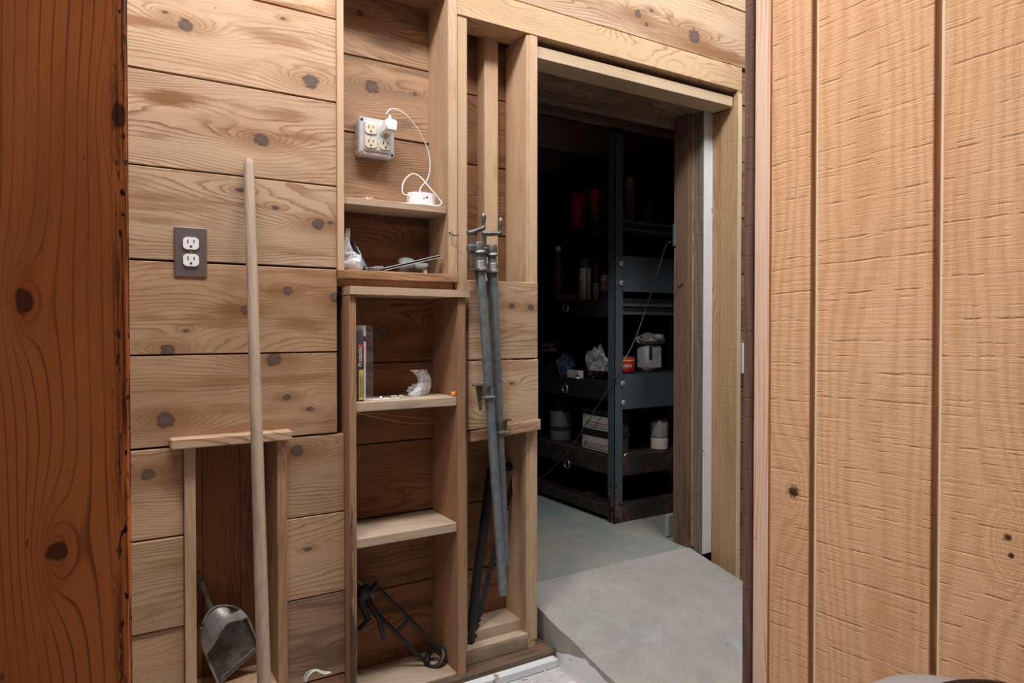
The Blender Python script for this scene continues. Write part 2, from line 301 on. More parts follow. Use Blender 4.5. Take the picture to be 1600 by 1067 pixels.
# ------------------------------------------------------------ mesh helpers
WL = {}
def wl(o): return WL.get(o.name, Vector((0, 0, 0))) if o else Vector((0, 0, 0))
def link(name, me, mat, loc, parent=None):
    if mat is not None: me.materials.append(mat)
    o = bpy.data.objects.new(name, me); COL.objects.link(o)
    o.location = Vector(loc) - wl(parent)
    if parent: o.parent = parent
    WL[o.name] = Vector(loc)
    return o
def tag(o, label=None, cat=None, group=None, kind=None):
    if label: o['label'] = label
    if cat: o['category'] = cat
    if group: o['group'] = group
    if kind: o['kind'] = kind
    return o
def empty(name, loc, label=None, cat=None, group=None, kind=None):
    o = bpy.data.objects.new(name, None); COL.objects.link(o); o.location = loc; o.empty_display_size = .05
    WL[o.name] = Vector(loc)
    return tag(o, label, cat, group, kind)
class MB:
    def __init__(s): s.bm = bmesh.new()
    def box(s, a, b, bev=0., rot=None):
        a, b = Vector(a), Vector(b)
        r = bmesh.ops.create_cube(s.bm, size=1)
        c = (a+b)/2; d = b-a
        for v in r['verts']: v.co = Vector((v.co.x*d.x, v.co.y*d.y, v.co.z*d.z))
        if bev > 0:
            es = list({e for v in r['verts'] for e in v.link_edges})
            rb = bmesh.ops.bevel(s.bm, geom=es, offset=min(bev, min(abs(q) for q in d)*.45), segments=1, affect='EDGES')
            vs = list({v for f in rb['faces'] for v in f.verts})
        else: vs = r['verts']
        for v in vs: v.co = (rot @ v.co if rot else v.co) + c
        return s
    def tube(s, pts, r, n=10, caps=True):
        pts = [Vector(p) for p in pts]; rs = r if isinstance(r, (list, tuple)) else [r]*len(pts)
        rings = []; up = None
        for i, p in enumerate(pts):
            t = (pts[min(i+1, len(pts)-1)]-pts[max(i-1, 0)]).normalized()
            if up is None:
                up = t.orthogonal().normalized()
            up = (up - t*up.dot(t)); up = up.normalized() if up.length > 1e-6 else t.orthogonal().normalized()
            q = t.cross(up)
            rings.append([s.bm.verts.new(p+(up*math.cos(2*math.pi*j/n)+q*math.sin(2*math.pi*j/n))*rs[i]) for j in range(n)])
        for a, b in zip(rings, rings[1:]):
            for j in range(n): s.bm.faces.new((a[j], a[(j+1) % n], b[(j+1) % n], b[j]))
        if caps: s.bm.faces.new(rings[0][::-1]); s.bm.faces.new(rings[-1])
        return s
    def lathe(s, prof, c=(0,0,0), axis=None, n=24):
        c = Vector(c); ax = Vector(axis).normalized() if axis else Vector((0,0,1))
        q = Vector((0,0,1)).rotation_difference(ax); rings = []
        for r, h in prof:
            rings.append([s.bm.verts.new(c+q @ Vector((r*math.cos(2*math.pi*j/n), r*math.sin(2*math.pi*j/n), h))) for j in range(n)])
        for a, b in zip(rings, rings[1:]):
            for j in range(n): s.bm.faces.new((a[j], a[(j+1) % n], b[(j+1) % n], b[j]))
        s.bm.faces.new(rings[0][::-1]); s.bm.faces.new(rings[-1])
        return s
    def prism(s, poly, ext):
        ext = Vector(ext); a = [s.bm.verts.new(Vector(p)) for p in poly]; b = [s.bm.verts.new(Vector(p)+ext) for p in poly]
        n = len(poly); s.bm.faces.new(a[::-1]); s.bm.faces.new(b)
        for j in range(n): s.bm.faces.new((a[j], a[(j+1) % n], b[(j+1) % n], b[j]))
        return s
    def grid(s, fn, nu, nv, th=0.):
        """fn(u,v)->Vector; a curved sheet, optionally thickened"""
        vs = [[s.bm.verts.new(fn(i/nu, j/nv)) for j in range(nv+1)] for i in range(nu+1)]
        fs = [s.bm.faces.new((vs[i][j], vs[i+1][j], vs[i+1][j+1], vs[i][j+1])) for i in range(nu) for j in range(nv)]
        if th:
            bmesh.ops.recalc_face_normals(s.bm, faces=fs)
            bmesh.ops.solidify(s.bm, geom=fs, thickness=th)
        return s
    def blob(s, c, r, amp=.25, freq=2.2, sub=3, seed=0, top=None):
        c = Vector(c); rr = bmesh.ops.create_icosphere(s.bm, subdivisions=sub, radius=1)
        for v in rr['verts']:
            d = v.co.copy(); q = 1+amp*noise.noise(d*freq+Vector((seed*7.1, seed*3.3, 0)))*1.6 + amp*.5*noise.noise(d*freq*3+Vector((seed, 0, 5)))
            p = Vector((d.x*r[0], d.y*r[1], d.z*r[2]))*q
            if top:
                t = max(0, d.z); p.x *= 1-top*t*t; p.y *= 1-top*t*t
            p.z = max(p.z, -r[2]*.82)
            v.co = c+p
        return s
    def build(s, name, mat, parent=None, smooth=False, origin=None):
        bmesh.ops.recalc_face_normals(s.bm, faces=s.bm.faces[:])
        vs = [v.co for v in s.bm.verts]
        lo = Vector(min(v[i] for v in vs) for i in range(3)); hi = Vector(max(v[i] for v in vs) for i in range(3))
        c = Vector(origin) if origin is not None else (lo+hi)/2
        for v in s.bm.verts: v.co -= c
        me = bpy.data.meshes.new(name); s.bm.to_mesh(me); s.bm.free()
        if smooth:
            for p in me.polygons: p.use_smooth = True
            try: me.set_sharp_from_angle(angle=math.radians(38))
            except Exception: pass
        return link(name, me, mat, c, parent)
def box(name, x0, x1, y0, y1, z0, z1, mat, parent=None, bev=.0015):
    return MB().box((x0, y0, z0), (x1, y1, z1), bev).build(name, mat, parent)
def tilt_rot(ax, ang): return Matrix.Rotation(ang, 3, ax)
def text(name, body, size, origin, right, up, mat, parent, depth=.0003, cyl=None):
    """Flat lettering lying on a surface; cyl = radius wraps it round an upright can"""
    cu = bpy.data.curves.new(name, 'FONT'); cu.body = body; cu.size = size; cu.align_x = 'CENTER'; cu.align_y = 'CENTER'; cu.extrude = depth
    t = bpy.data.objects.new(name, cu); COL.objects.link(t)
    me = bpy.data.meshes.new_from_object(t.evaluated_get(bpy.context.evaluated_depsgraph_get()))
    bpy.data.objects.remove(t); bpy.data.curves.remove(cu)
    r = Vector(right).normalized(); u = Vector(up).normalized(); n = r.cross(u)
    for v in me.vertices:
        x, y, z = v.co
        if cyl:
            a = x/cyl; v.co = r*(math.sin(a)*(cyl+z)) + n*((cyl+z)*math.cos(a)-cyl) + u*y
        else: v.co = r*x+u*y+n*z
    me.materials.clear()
    return link(name, me, mat, origin, parent)
H = lambda h: CH+h          # heights measured from the camera's eye level

# ============================================================ SETTING
YW = 1.757                     # face of the boarded wall
YB = 1.885                     # face of the sheathing behind the studs
YL = 1.717                     # front of the shelf box standing proud of the wall
ZS = H(-.867)                  # storeroom floor
wall = empty('wall_back', (0, YW, 0), 'wall of wide horizontal cedar boards around the storeroom doorway', kind='structure')
bi = 0
def board(x0, x1, h0, h1, yf=YW, th=.02, knots=(), streaks=(), name='board', parent=None, mat=None, gap=.0036, **kw):
    """one horizontal board; knots given in photo pixels (x, y, radius) and cut with the board's own face"""
    global bi; bi += 1
    dy = random.uniform(-.0012, .0012); g0 = gap*random.uniform(.5, 1.2); cx, cz = (x0+x1)/2, (H(h0)+H(h1))/2
    if mat is None:
        kk = []
        for (px, py, pr) in knots:
            p = PY(px, py, yf); kk.append((p.x-cx, p.z-cz, pr*(p.x*.5255+yf*.8508)/F))
        pp = []
        for (px, py, rx, ry, am) in streaks:
            p = PY(px, py, yf); q = PY(px+rx, py, yf); pp.append((p.x-cx, p.z-cz, q.x-p.x, ry*(p.x*.5255+yf*.8508)/F, am))
        mat = wood('board wood %d' % bi, knots=kk, patches=pp, **kw) if (kk or kw or pp) else M['cedar']
    return box(name, x0, x1, yf+dy, yf+dy+th, H(h0)+g0, H(h1)-gap*.3, mat, parent or wall, .0014)
XL, XN = -.75, .5475
board(XL, XN, .80, 1.015, knots=[(330, -60, 9)])
board(XL, XN, 1.015, 1.23); board(XL, XN, 1.23, 1.445); board(XL, XN, 1.445, 1.72)
board(XL, XN, .585, .80, knots=[(290,40,11),(485,128,13),(258,20,3),(442,30,3),(258,20,3)], streaks=[(205,30,50,9,.85),(435,60,55,10,.6)], stain_amt=.3)
board(XL, XN, .368, .585, knots=[(408,219,12)], streaks=[(262,152,60,11,1.),(345,203,18,8,.8),(445,180,50,10,.7),(470,215,45,9,.75),(240,212,35,7,.6)], stain_amt=.3, line=(.27,.125,.055), warp=4.5)
board(XL, XN, .154, .368, knots=[(497,351,10),(430,325,4),(375,298,4),(516,349,3)], streaks=[(250,310,120,8,.65),(240,345,60,7,.6),(450,395,70,6,.6)], stain_amt=.4)
board(XL, XN, -.062, .154, knots=[(383,485,8),(450,455,8),(525,465,10),(262,548,11),(291,517,3)], streaks=[(370,482,55,17,.95),(345,505,50,10,.6),(440,455,40,9,.95),(485,450,40,8,.6),(475,505,50,12,.85),(490,430,60,8,.6),(225,495,40,7,.6),(515,470,18,26,.6)], stain_amt=.4, light=(.47,.30,.17), stain_lo=.50)
board(XL, XN, -.276, -.062, knots=[(258,658,14),(448,622,6),(428,563,12),(485,640,4)], streaks=[(330,600,60,12,.6),(480,592,70,8,.65),(260,645,70,22,.45),(370,640,70,10,.5),(430,665,120,8,.5),(515,660,25,16,.7)], stain_amt=.4, light=(.45,.29,.175), stain_lo=.50)
XA0, XA1 = .1815, .4165        # dustpan cubby, outer edges
board(XL, XA0, -.4845, -.276, knots=[(231,743,11)], stain_amt=.4, light=(.48,.32,.195)); board(XA1, .566, -.482, -.276, knots=[(464,704,11)], stain_amt=.35, light=(.48,.32,.195))
board(XL, XA0, -.696, -.4845, stain_amt=.45, light=(.47,.31,.185), yf=YW-.006); board(XA1, .566, -.691, -.482, knots=[(481,858,4)], stain_amt=.3, light=(.48,.32,.2))
board(XL, XA0, -.91, -.696, stain_amt=.5, light=(.44,.28,.165)); board(XA1, .566, -.91, -.691, stain_amt=.8, light=(.33,.21,.135), line=(.14,.08,.05), stain=(.17,.10,.065))
board(XL, .566, -1.03, -.91, stain_amt=.6, light=(.33,.20,.12))
# boards over the beam and right of the doorway
XR = 3.3
board(.905, XR, .987, 1.20, knots=[(1085,57,13),(997,22,7),(1018,16,4),(1010,38,4),(880,30,3)], streaks=[(1090,75,90,12,.8),(1000,30,80,14,.6),(1140,90,60,10,.7)], stain_amt=.4)
board(.905, XR, 1.20, 1.415); board(.905, XR, 1.415, 1.72); board(XN, .905, .99, 1.20, name='board'); board(XN, .905, 1.20, 1.415); board(XN, .905, 1.415, 1.72)
h = -1.03
for q in (-.86, -.62, -.44, -.225, -.01, .205, .42, .635, .85, .987):
    board(2.108, XR, h, q, yf=YW+.012, mat=M['cedar_warm'] if random.random() < .6 else M['dark_board']); h = q
# sheathing seen at the back of the open bays
hb = [1.2, .985, .769, .552, .336, .12, -.10, -.333, -.548, -.761, -1.03]
for i, (a, b) in enumerate(zip(hb[1:], hb[:-1])):
    kn = {1: [(562,22,6)], 2: [(581,137,12),(648,148,4)], 3: [(600,230,3)], 4: [(655,380,10)], 5: [(598,518,10),(632,512,7)], 6: [(650,625,4)], 8: [(600,735,3)], 9: [(612,860,6)]}.get(i, [])
    lt = (.40,.245,.145) if i in (1, 2, 3) else (.27,.125,.058)  # lower boards darker: shade inside the compartments put into their colour
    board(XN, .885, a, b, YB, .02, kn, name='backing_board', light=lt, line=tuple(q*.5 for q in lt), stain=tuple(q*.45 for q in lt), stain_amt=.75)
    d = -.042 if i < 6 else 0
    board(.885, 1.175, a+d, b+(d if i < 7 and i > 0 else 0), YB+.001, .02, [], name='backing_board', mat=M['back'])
# studs and beam of the open bay
box('stud', .900, .932, YW, YB, H(-.95), H(.905), M['stud'], wall)                   # right of the recessed shelf
box('stud', 1.136, 1.174, YW, YW+.125, H(-1.0), H(.897), M['stud_y'], wall, .002)    # doorway stud
box('stud_edge', 1.147, 1.1755, YW-.003, YW+.01, H(-.965), H(.896), M['stud'], wall, .002)
p = PY(757, 60, 1.836); p2 = PY(778.5, 60, 1.836)
box('stud', p.x, p2.x, 1.836, YB-.001, H(-.31), H(.93), M['stud'], wall, .002)        # short square post in the bay
box('beam', .898, 2.105, YW-.004, YW+.10, H(.897), H(.985), M['beam'], wall, .002)
for k, (a, b, kn) in enumerate([(-.092, .140, [(800,478,5),(829,480,6)]), (-.296, -.094, [(800,600,3)])]):
    board(.926, PY(840.5+k, 560, YW-.021).x, a, b, YW-.021, .019, kn, [(760,500,40,14,.7),(800,520,60,8,.5)] if k == 0 else [(800,575,60,10,.5),(760,620,30,16,.5)], stain_amt=.4, light=(.50,.345,.215))
MB().prism([(.93, YW-.026, H(-.327)), (1.171, YW-.026, H(-.309)), (1.171, YW-.026, H(-.278)), (.93, YW-.026, H(-.298))], (0, .025, 0)).build('ledge_strip', M['cedar'], wall)
# bottom plates and sill under the bay
box('bottom_plate', .906, 1.136, YW+.03, YB, H(-.955), H(-.905), M['shelf_y'], wall, .002)
box('bottom_plate', .906, 1.140, YW-.005, YW+.03, H(-.985), H(-.938), M['shelf_y'], wall, .002)
box('stud_foot', 1.140, 1.166, YW-.002, YW+.05, H(-.992), H(-.962), M['stud'], wall)
box('sill', .60, 1.214, YW-.050, YW+.06, H(-1.022), H(-.985), wood('grimy sill', (.19,.12,.08), (.10,.06,.04), (.07,.045,.03), stain_amt=.8), wall, .006)
box('sill_board', .60, 1.204, YW-.075, YW-.045, H(-1.03), H(-1.004), M['paint_white'], wall, .003)
box('backing_board', -.75, .60, YB, YB+.02, 0, H(1.72), M['back'], wall)
# ---- doorway
door = empty('door_1', (1.6, YW, ZS), 'open storeroom doorway framed with layered old jamb boards', kind='structure')
box('header_board', 1.176, 2.075, YW+.014, YW+.105, H(.838), H(.876), M['header'], door, .002)
box('header_board', 1.176, 2.10, YW+.105, YB+.12, H(.845), H(.90), M['soffit'], door, .002)
box('header_board', 1.176, 2.10, YB+.12, YB+.155, H(.81), H(.90), M['soffit'], door, .002)
Xj = 2.083
box('jamb_board', Xj, 2.101, YW-.004, YW+.078, H(-1.03), H(.897), M['jamb_sawn'], door)
box('jamb_edge', Xj, 2.1015, YW-.0065, YW-.004, H(-1.03), H(.885), M['pale_edge'], door, .0)
box('jamb_board', Xj+.003, 2.115, YW+.078, YW+.122, H(-1.0), H(.84), M['jamb_pine'], door)
box('jamb_board', 2.036, 2.095, YW+.1225, YW+.170, H(-.89), H(.845), M['jamb_grey'], door)
box('jamb_face', 2.038, 2.0845, YW+.1195, YW+.1225, H(-.885), H(.845), M['paint_white'], door, 0)
box('jamb_board', 2.004, 2.095, YW+.1705, YW+.248, ZS, H(.845), M['jamb_brown'], door)
box('jamb_edge', 2.026, 2.0345, YW+.168, YW+.1705, ZS+.002, H(.84), M['jamb_pine'], door, 0)
box('footing', PY(1043, 800, YW+.30).x, 2.2, YW+.30, YW+.318, ZS, ZS+.095, M['conc2'], door, .006)
# ---- floors
MB().box((-1.5, -1.2, -.06), (4.2, 1.88, 0)).build('floor', M['conc3'])
tag(bpy.data.objects['floor'], 'pale gritty concrete floor of the workshop', kind='structure')
sl = .2; Yc = 1.93; Yt = Yc-(ZS)/sl; X0, X1 = 1.216, 2.022
nu, nv = 30, 40
def rampz(y): return ZS-sl*(Yc-y)
mb = MB(); rows = []
for i in range(nv+1):
    y = Yt+(Yc-Yt)*i/nv; row = []
    for j in range(nu+1):
        x = X0+(X1-X0)*j/nu
        if j in (0, nu): x += .005*noise.noise(Vector((y*9, j, 0)))+.003*noise.noise(Vector((y*30, j, 2)))
        z = rampz(y)-(.006 if j in (0, nu) else 0)+.0025*noise.noise(Vector((x*6, y*6, 0)))
        row.append(mb.bm.verts.new((x, y, z)))
    rows.append(row)
for a, b in zip(rows, rows[1:]):
    for j in range(nu): mb.bm.faces.new((a[j], a[j+1], b[j+1], b[j]))
low = [[mb.bm.verts.new((X0+.004 if j == 0 else X1, Yt+(Yc-Yt)*i/nv, -.01)) for j in (0, 1)] for i in range(nv+1)]
mdl = []
for i in range(nv+1):
    y = Yt+(Yc-Yt)*i/nv; zz = rows[i][0].co.z; e = .018+.012*noise.noise(Vector((y*14, 3, 0)))+.010*noise.noise(Vector((y*47, 1, 0)))+max(0, (y-1.58)*.5)
    mdl.append(mb.bm.verts.new((X0+.001, y, max(-.008, zz-min(e, .17)))))
for i in range(nv):
    mb.bm.faces.new((rows[i][0], rows[i+1][0], mdl[i+1], mdl[i])); mb.bm.faces.new((mdl[i], mdl[i+1], low[i+1][0], low[i][0])); mb.bm.faces.new((rows[i][nu], rows[i+1][nu], low[i+1][1], low[i][1]))
mb.bm.faces.new([low[nv][0], mdl[nv]]+rows[nv]+[low[nv][1]])
ramp = mb.build('floor_ramp', M['conc'], None, True)
tag(ramp, 'grey concrete ramp rising through the storeroom doorway', kind='structure')
ramp.data.materials.append(plain('white painted step', (.86,.88,.91), .7, var=.08, nscale=30, col2=(.42,.36,.32), thr=(.62,.68), bumps=.3))
for pl in ramp.data.polygons:
    if abs(pl.normal.x) > .7 and pl.center.x < 0 and len(pl.vertices) == 4 and min(ramp.data.vertices[v].co.z for v in pl.vertices)+WL[ramp.name].z < -.009: pl.material_index = 1
box('floor_storeroom', 1.0, 4.3, Yc+.0, 4.7, ZS-.08, ZS, M['conc2'], None, 0)
tag(bpy.data.objects['floor_storeroom'], 'greenish stained concrete floor inside the dark storeroom', kind='structure')
# ---- storeroom shell
def st(name, *a, mat='void', label=''):
    return tag(box(name, *a, M[mat], None, 0), label, kind='structure')
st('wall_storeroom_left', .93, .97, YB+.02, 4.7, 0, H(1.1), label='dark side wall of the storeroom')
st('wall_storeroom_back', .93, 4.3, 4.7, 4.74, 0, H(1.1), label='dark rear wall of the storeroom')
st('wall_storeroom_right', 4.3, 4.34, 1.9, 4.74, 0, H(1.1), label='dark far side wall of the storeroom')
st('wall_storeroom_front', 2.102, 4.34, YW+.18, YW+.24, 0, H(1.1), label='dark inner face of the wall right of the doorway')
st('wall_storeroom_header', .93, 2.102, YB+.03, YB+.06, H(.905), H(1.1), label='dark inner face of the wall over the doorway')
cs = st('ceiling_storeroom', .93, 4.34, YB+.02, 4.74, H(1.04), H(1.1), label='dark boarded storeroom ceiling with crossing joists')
for y in (2.34, 2.78, 3.22, 3.66):
    box('joist', .98, 4.29, y, y+.045, H(.90), H(1.04), M['soffit'], cs, 0)
# ---- ceiling of the shop (above the frame)
st('ceiling', -1.5, 4.2, -.3, 2.0, 2.78, 2.82, mat='cedar', label='boarded ceiling over the workshop')
# ---- rough sawn partition at the right
XP = 1.066
part = empty('wall_right', (XP, .4, 0), 'rough sawn grooved plywood partition at the right', kind='structure')
ys = [.820, .733, .530, .327, .124, -.08, -.283, -.486]
for i in range(len(ys)-1):
    y1, y0 = ys[i], ys[i+1]
    yy1 = y1-(.0 if i == 0 else .0067); yy0 = y0+.0067
    cz = 1.36; cy = (yy0+yy1)/2; kn = []
    for px, py, pr in ([(1240, 769, 11)] if i == 0 else [(1574, 840, 7), (1580, 868, 5)] if i == 2 else []):
        q = PX(px, py, XP); kn.append((q.z-cz, q.y-cy, pr*(q.x*.5255+q.y*.8508)/F))
    box('panel_strip', XP, XP+.013, yy0, yy1, .01, 2.71, sawn('sawn siding %d' % i, 'ZY', knots=kn), part, .0012)
    if i < len(ys)-2:
        box('groove', XP+.0075, XP+.013, y0-.0067, y0+.0067, .01, 2.71, M['groove'], part, 0)
        box('groove_lip', XP+.0012, XP+.0075, y0-.0067, y0-.0032, .01, 2.71, M['groove_edge'], part, 0)
box('lap_edge', XP+.0065, XP+.013, .820, .829, .01, 2.71, M['groove'], part, 0)
box('stud', XP+.011, XP+.10, .8292, .867, 0, 2.74, M['strip_light'], part, .002)
box('jamb_board', XP+.006, XP+.13, .8675, .8875, 0, 2.74, M['dark_sawn'], part, .002)
box('panel_strip', XP+.101, XP+.114, -.486, .866, .01, 2.71, M['cedar_warm'], part, 0)

# ============================================================ THINGS
# ---- foreground post
kn = []
pz, pxc = 1.38, -.04
for px, py, pr in [(38,470,13),(185,178,12),(88,862,17)]:
    q = PY(px, py, .70); kn.append((q.z-pz, q.x-pxc, pr*(q.x*.5255+.70*.8508)/F))
pm = wood('red stained fir post', (.74,.225,.06), (.15,.028,.009), (.50,.125,.034), axis='Z', knots=kn, line_amt=.62, ringfreq=115, warp=1.2, thin=.74, wigg=.2, worm=PY(166, 500, .70).x-pxc,
          fine=.25, rough=.5, stain_amt=.4, knotcol=(.05,.014,.008), bumps=.2)
o = MB().box((-.11, .70, 0), (.030, .84, 2.76), .003).build('wooden_post', pm)
tag(o, 'reddish orange knotty wooden post in the left foreground', 'post')

# ---- recessed upper shelf between the studs
rs = empty('recessed_shelf', (.72, YW, H(.11)), 'open recessed wooden shelf holding the metal outlet box and white hub', 'shelf')
box('side_board', XN, .566, YW-.004, YB-.001, H(.13), H(.99), M['stud_y'], rs)
box('side_board', .868, .898, YW-.004, YB-.001, H(.155), H(.99), M['stud_y'], rs)
box('front_edge', .8685, .8955, YW-.006, YW-.004, H(.155), H(.985), M['stud'], rs, 0)
box('front_edge', XN+.001, .5655, YW-.006, YW-.004, H(.13), H(.985), M['stud'], rs, 0)
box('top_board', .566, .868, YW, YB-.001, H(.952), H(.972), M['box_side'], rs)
box('shelf_board', .567, .8675, YW+.004, YB-.001, H(.328), H(.346), M['shelf'], rs, .001)
box('bottom_board', XN, .898, YW-.008, YB-.001, H(.131), H(.154), M['cedar_warm'], rs, .002)
box('lower_rail', XN+.004, .893, YW+.018, YW+.04, H(.111), H(.130), M['box_edge'], rs, 0)
# rusty screw hook in its side
hk = empty('hook', PY(704, 370, YW-.006), 'small rusty screw hook in the right edge of the recessed shelf', 'hook')
q = PY(704, 366, YW-.006)
MB().tube([q+Vector((0,0,.01)), q+Vector((0,-.006,.0)), q+Vector((.002,-.012,-.004)), q+Vector((.012,-.016,-.004)), q+Vector((.018,-.014,-.001))], .0022, 8).build('hook_wire', M['iron'], hk, True)
MB().lathe([(.0035,0),(.0055,.001),(.004,.0025)], q+Vector((0,.001,.006)), (0,-1,0), 12).build('hook_plate', M['iron'], hk, True)

# ---- shelf box standing proud below it
sb = empty('shelf_box', (.73, YL, H(-1.0)), 'tall open wooden shelf box with three compartments under the recessed shelf', 'shelf')
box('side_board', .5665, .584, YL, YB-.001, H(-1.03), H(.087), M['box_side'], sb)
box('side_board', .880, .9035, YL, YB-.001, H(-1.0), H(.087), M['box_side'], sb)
box('stile', .566, .5843, YL-.003, YL, H(-1.03), H(.0868), wood('grimy shelf stile', (.40,.23,.13), (.24,.115,.055), (.05,.035,.028), axis='Z', stain_amt=.2, patches=[(-.36, -.004, .20, .012, .9), (-.2, -.008, .12, .006, .7)]), sb, .001)
box('stile', .8797, .9035, YL-.003, YL, H(-1.0), H(.0868), M['box_edge'], sb, .001)
# splintered top
mb = MB(); n = 26; pts = []
for i in range(n+1):
    t = i/n; e = .002*noise.noise(Vector((t*9, 0, 3)))+(.0045*max(0, noise.noise(Vector((t*31, 1, 3)))) if .1 < t < .62 else 0)
    pts.append((.566+(.912-.566)*t, YL-.012, H(.0875)+max(0, e)))
poly = pts+[(.912, YL-.012, H(.107)), (.566, YL-.012, H(.109))]
mb.prism(poly, (0, YB-.001-YL+.012, 0)); mb.build('top_board', M['shelf'], sb)
for zt in (-.193, -.550, -.978):
    box('shelf_board', .5845, .8795, YL+.004, YB-.001, H(zt-.025), H(zt), M['shelf_y'], sb, .0015)

# ---- cubby for the dustpan
cb = empty('recessed_cubby', (.30, YW, H(-.92)), 'narrow recessed wooden cubby with a flat cap holding the dustpan', 'cubby')
box('side_board', .1826, .2068, YW-.012, YB-.001, H(-1.0), H(-.276), M['stud'], cb)
box('side_board', .392, .4155, YW-.012, YB-.001, H(-1.0), H(-.276), M['box_edge'], cb)
box('cap_board', .1527, .4225, YW-.040, YW+.0, H(-.2755), H(-.2525), M['cedar'], cb, .0025)
box('cap_board', .183, .4153, YW+.0005, YB-.001, H(-.2755), H(-.2605), M['back'], cb, 0)
for a, b in ((.2072, .236), (.2368, .327), (.3278, .392)):
    box('back_board', a, b, YB-.012, YB-.001, H(-.905), H(-.276), M['back_v'], cb, .001)
box('bottom_board', .2068, .392, YW-.008, YB-.001, H(-.905), H(-.885), M['cedar'], cb, .002)

# ---- worn pole leaning on the wall
a = PY(388.5, 249, YW-.018); b = PY(412.5, 1067, 1.45); d = (b-a).normalized(); foot = a+d*((.0-a.z)/d.z)
L = (foot-a).length
mb = MB(); prof = [(.0135, 0), (.0140, .02), (.0132, L*.5), (.0124, L-.02), (.0118, L-.008), (.0085, L-.001), (.003, L)]
mb.lathe(prof, (0,0,0), None, 20)
o = mb.build('wooden_pole', M['handle'], None, True, (0,0,0)); o.location = foot
o.rotation_euler = Vector((0,0,1)).rotation_difference(a-foot).to_euler()
tag(o, 'long worn wooden pole leaning on the board wall before the cubby', 'pole')

# ---- dustpan in the cubby
Zc = H(-.885)
dp = empty('dustpan', (.30, 1.80, Zc), 'dirty dark metal dustpan standing on end in the cubby', 'dustpan')
bl, br, rr_, lr = (304, 982), (376, 940), (407, 1012), (342, 1071)     # photo corners: back left, back right, lip right, lip left
def dps(u, v, w=0.):
    """u across, v from the rounded back to the lip, w towards the room"""
    f_ = max(0., 1-v/.42); k_ = 1-.34*f_**2.2; uu = .5+(u-.5)*k_
    x = (bl[0]*(1-uu)+br[0]*uu)*(1-v)+(lr[0]*(1-uu)+rr_[0]*uu)*v; y = (bl[1]*(1-uu)+br[1]*uu)*(1-v)+(lr[1]*(1-uu)+rr_[1]*uu)*v
    bulge = math.sin(math.pi*u)*f_**2*13; x -= bulge*.5; y -= bulge*.866
    p = PY(x, y, 1.858-.040*v-w); p.z = max(p.z, Zc+.001); return p
def wallh(u, v): return .024*abs(2*u-1)**8*(1-.45*v)+.030*max(0, 1-v/.16)**1.6
MB().grid(lambda u, v: dps(u, v, wallh(u, v)+.0009*math.sin(u*60)*(1 if .12 < u < .88 and v > .2 else 0)), 48, 30, .002).build('pan', M['pan'], dp, True)
hm = plain('lit bright pewter', (.34,.32,.30), .45, .45, var=.25, nscale=30, col2=(.17,.145,.125), bumps=.1)  # paler than the pan: light on the hood put into the colour
def hedge(u): return .47-.16*u-.10*math.sin(math.pi*min(1, u*1.15))+.04*math.sin(u*7)
MB().grid(lambda u, v: dps(u, v*hedge(u), .031+.016*math.sin(math.pi*u)*math.sin(min(1, v*1.3)*1.57)-.006*(1-v)), 30, 14, .002).build('hood', hm, dp, True)
MB().tube([dps(0, .05+.95*i/12, wallh(0, .05+.95*i/12)) for i in range(13)], .0028, 8).build('rim', hm, dp, True)
MB().tube([dps(1, .05+.95*i/12, wallh(1, .05+.95*i/12)) for i in range(13)], .0028, 8).build('rim', hm, dp, True)
MB().tube([dps(i/12, 0, .030) for i in range(13)], .0028, 8).build('rim', hm, dp, True)
MB().tube([dps(i/12, .93, .003) for i in range(13)], .0022, 8).build('lip_bead', hm, dp, True)
hb_ = dps(.42, .0, .012); ht = PY(309, 897, 1.868); dm = hb_.lerp(ht, .5)
MB().tube([hb_, hb_.lerp(ht, .3), hb_.lerp(ht, .8), ht], [.010, .0075, .0095, .0085], 10).build('grip', M['pan'], dp, True)
MB().lathe([(.004, 0), (.0035, .001)], hb_.lerp(ht, .86)+Vector((.001, -.0095, 0)), (0,-1,0), 12).build('hang_hole', M['slot'], dp)

# ---- duplex outlet on the board wall
def receptacle(c, mat, parent, w=.0335, hh=.0285, dep=.004):
    n = 24; poly = []
    for i in range(n):
        a_ = 2*math.pi*i/n; poly.append((c.x+max(-w*.5, min(w*.5, math.cos(a_)*w*.58)), c.y, c.z+max(-hh*.5, min(hh*.5, math.sin(a_)*w*.5))))
    r = MB().prism(poly, (0, -dep, 0)).build('receptacle', mat, parent)
    yf = c.y-dep
    box('slot', c.x-.0075, c.x-.0052, yf-.0004, yf+.001, c.z+.000, c.z+.0085, M['slot'], r, 0)
    box('slot', c.x+.0052, c.x+.0075, yf-.0004, yf+.001, c.z+.001, c.z+.0078, M['slot'], r, 0)
    MB().lathe([(.0026, 0), (.0026, .0006)], (c.x, yf, c.z-.0075), (0,-1,0), 12).build('slot', M['slot'], r)
    return r
oc = PY(298, 393.5, YW-.004)
wo = empty('wall_outlet', (oc.x, YW, oc.z-.057), 'double wall outlet with a worn metal cover plate on the board wall', 'outlet')
box('cover_plate', oc.x-.035, oc.x+.035, YW-.0055, YW-.001, oc.z-.0572, oc.z+.0572, M['plate'], wo, .003)
for s_ in (-1, 1): receptacle(Vector((oc.x, YW-.0055, oc.z+s_*.0195)), M['white'], wo)
MB().lathe([(.0035, 0), (.0032, .0012), (.001, .0018)], (oc.x, YW-.0055, oc.z), (0,-1,0), 14).build('screw', M['screw'], wo, True)

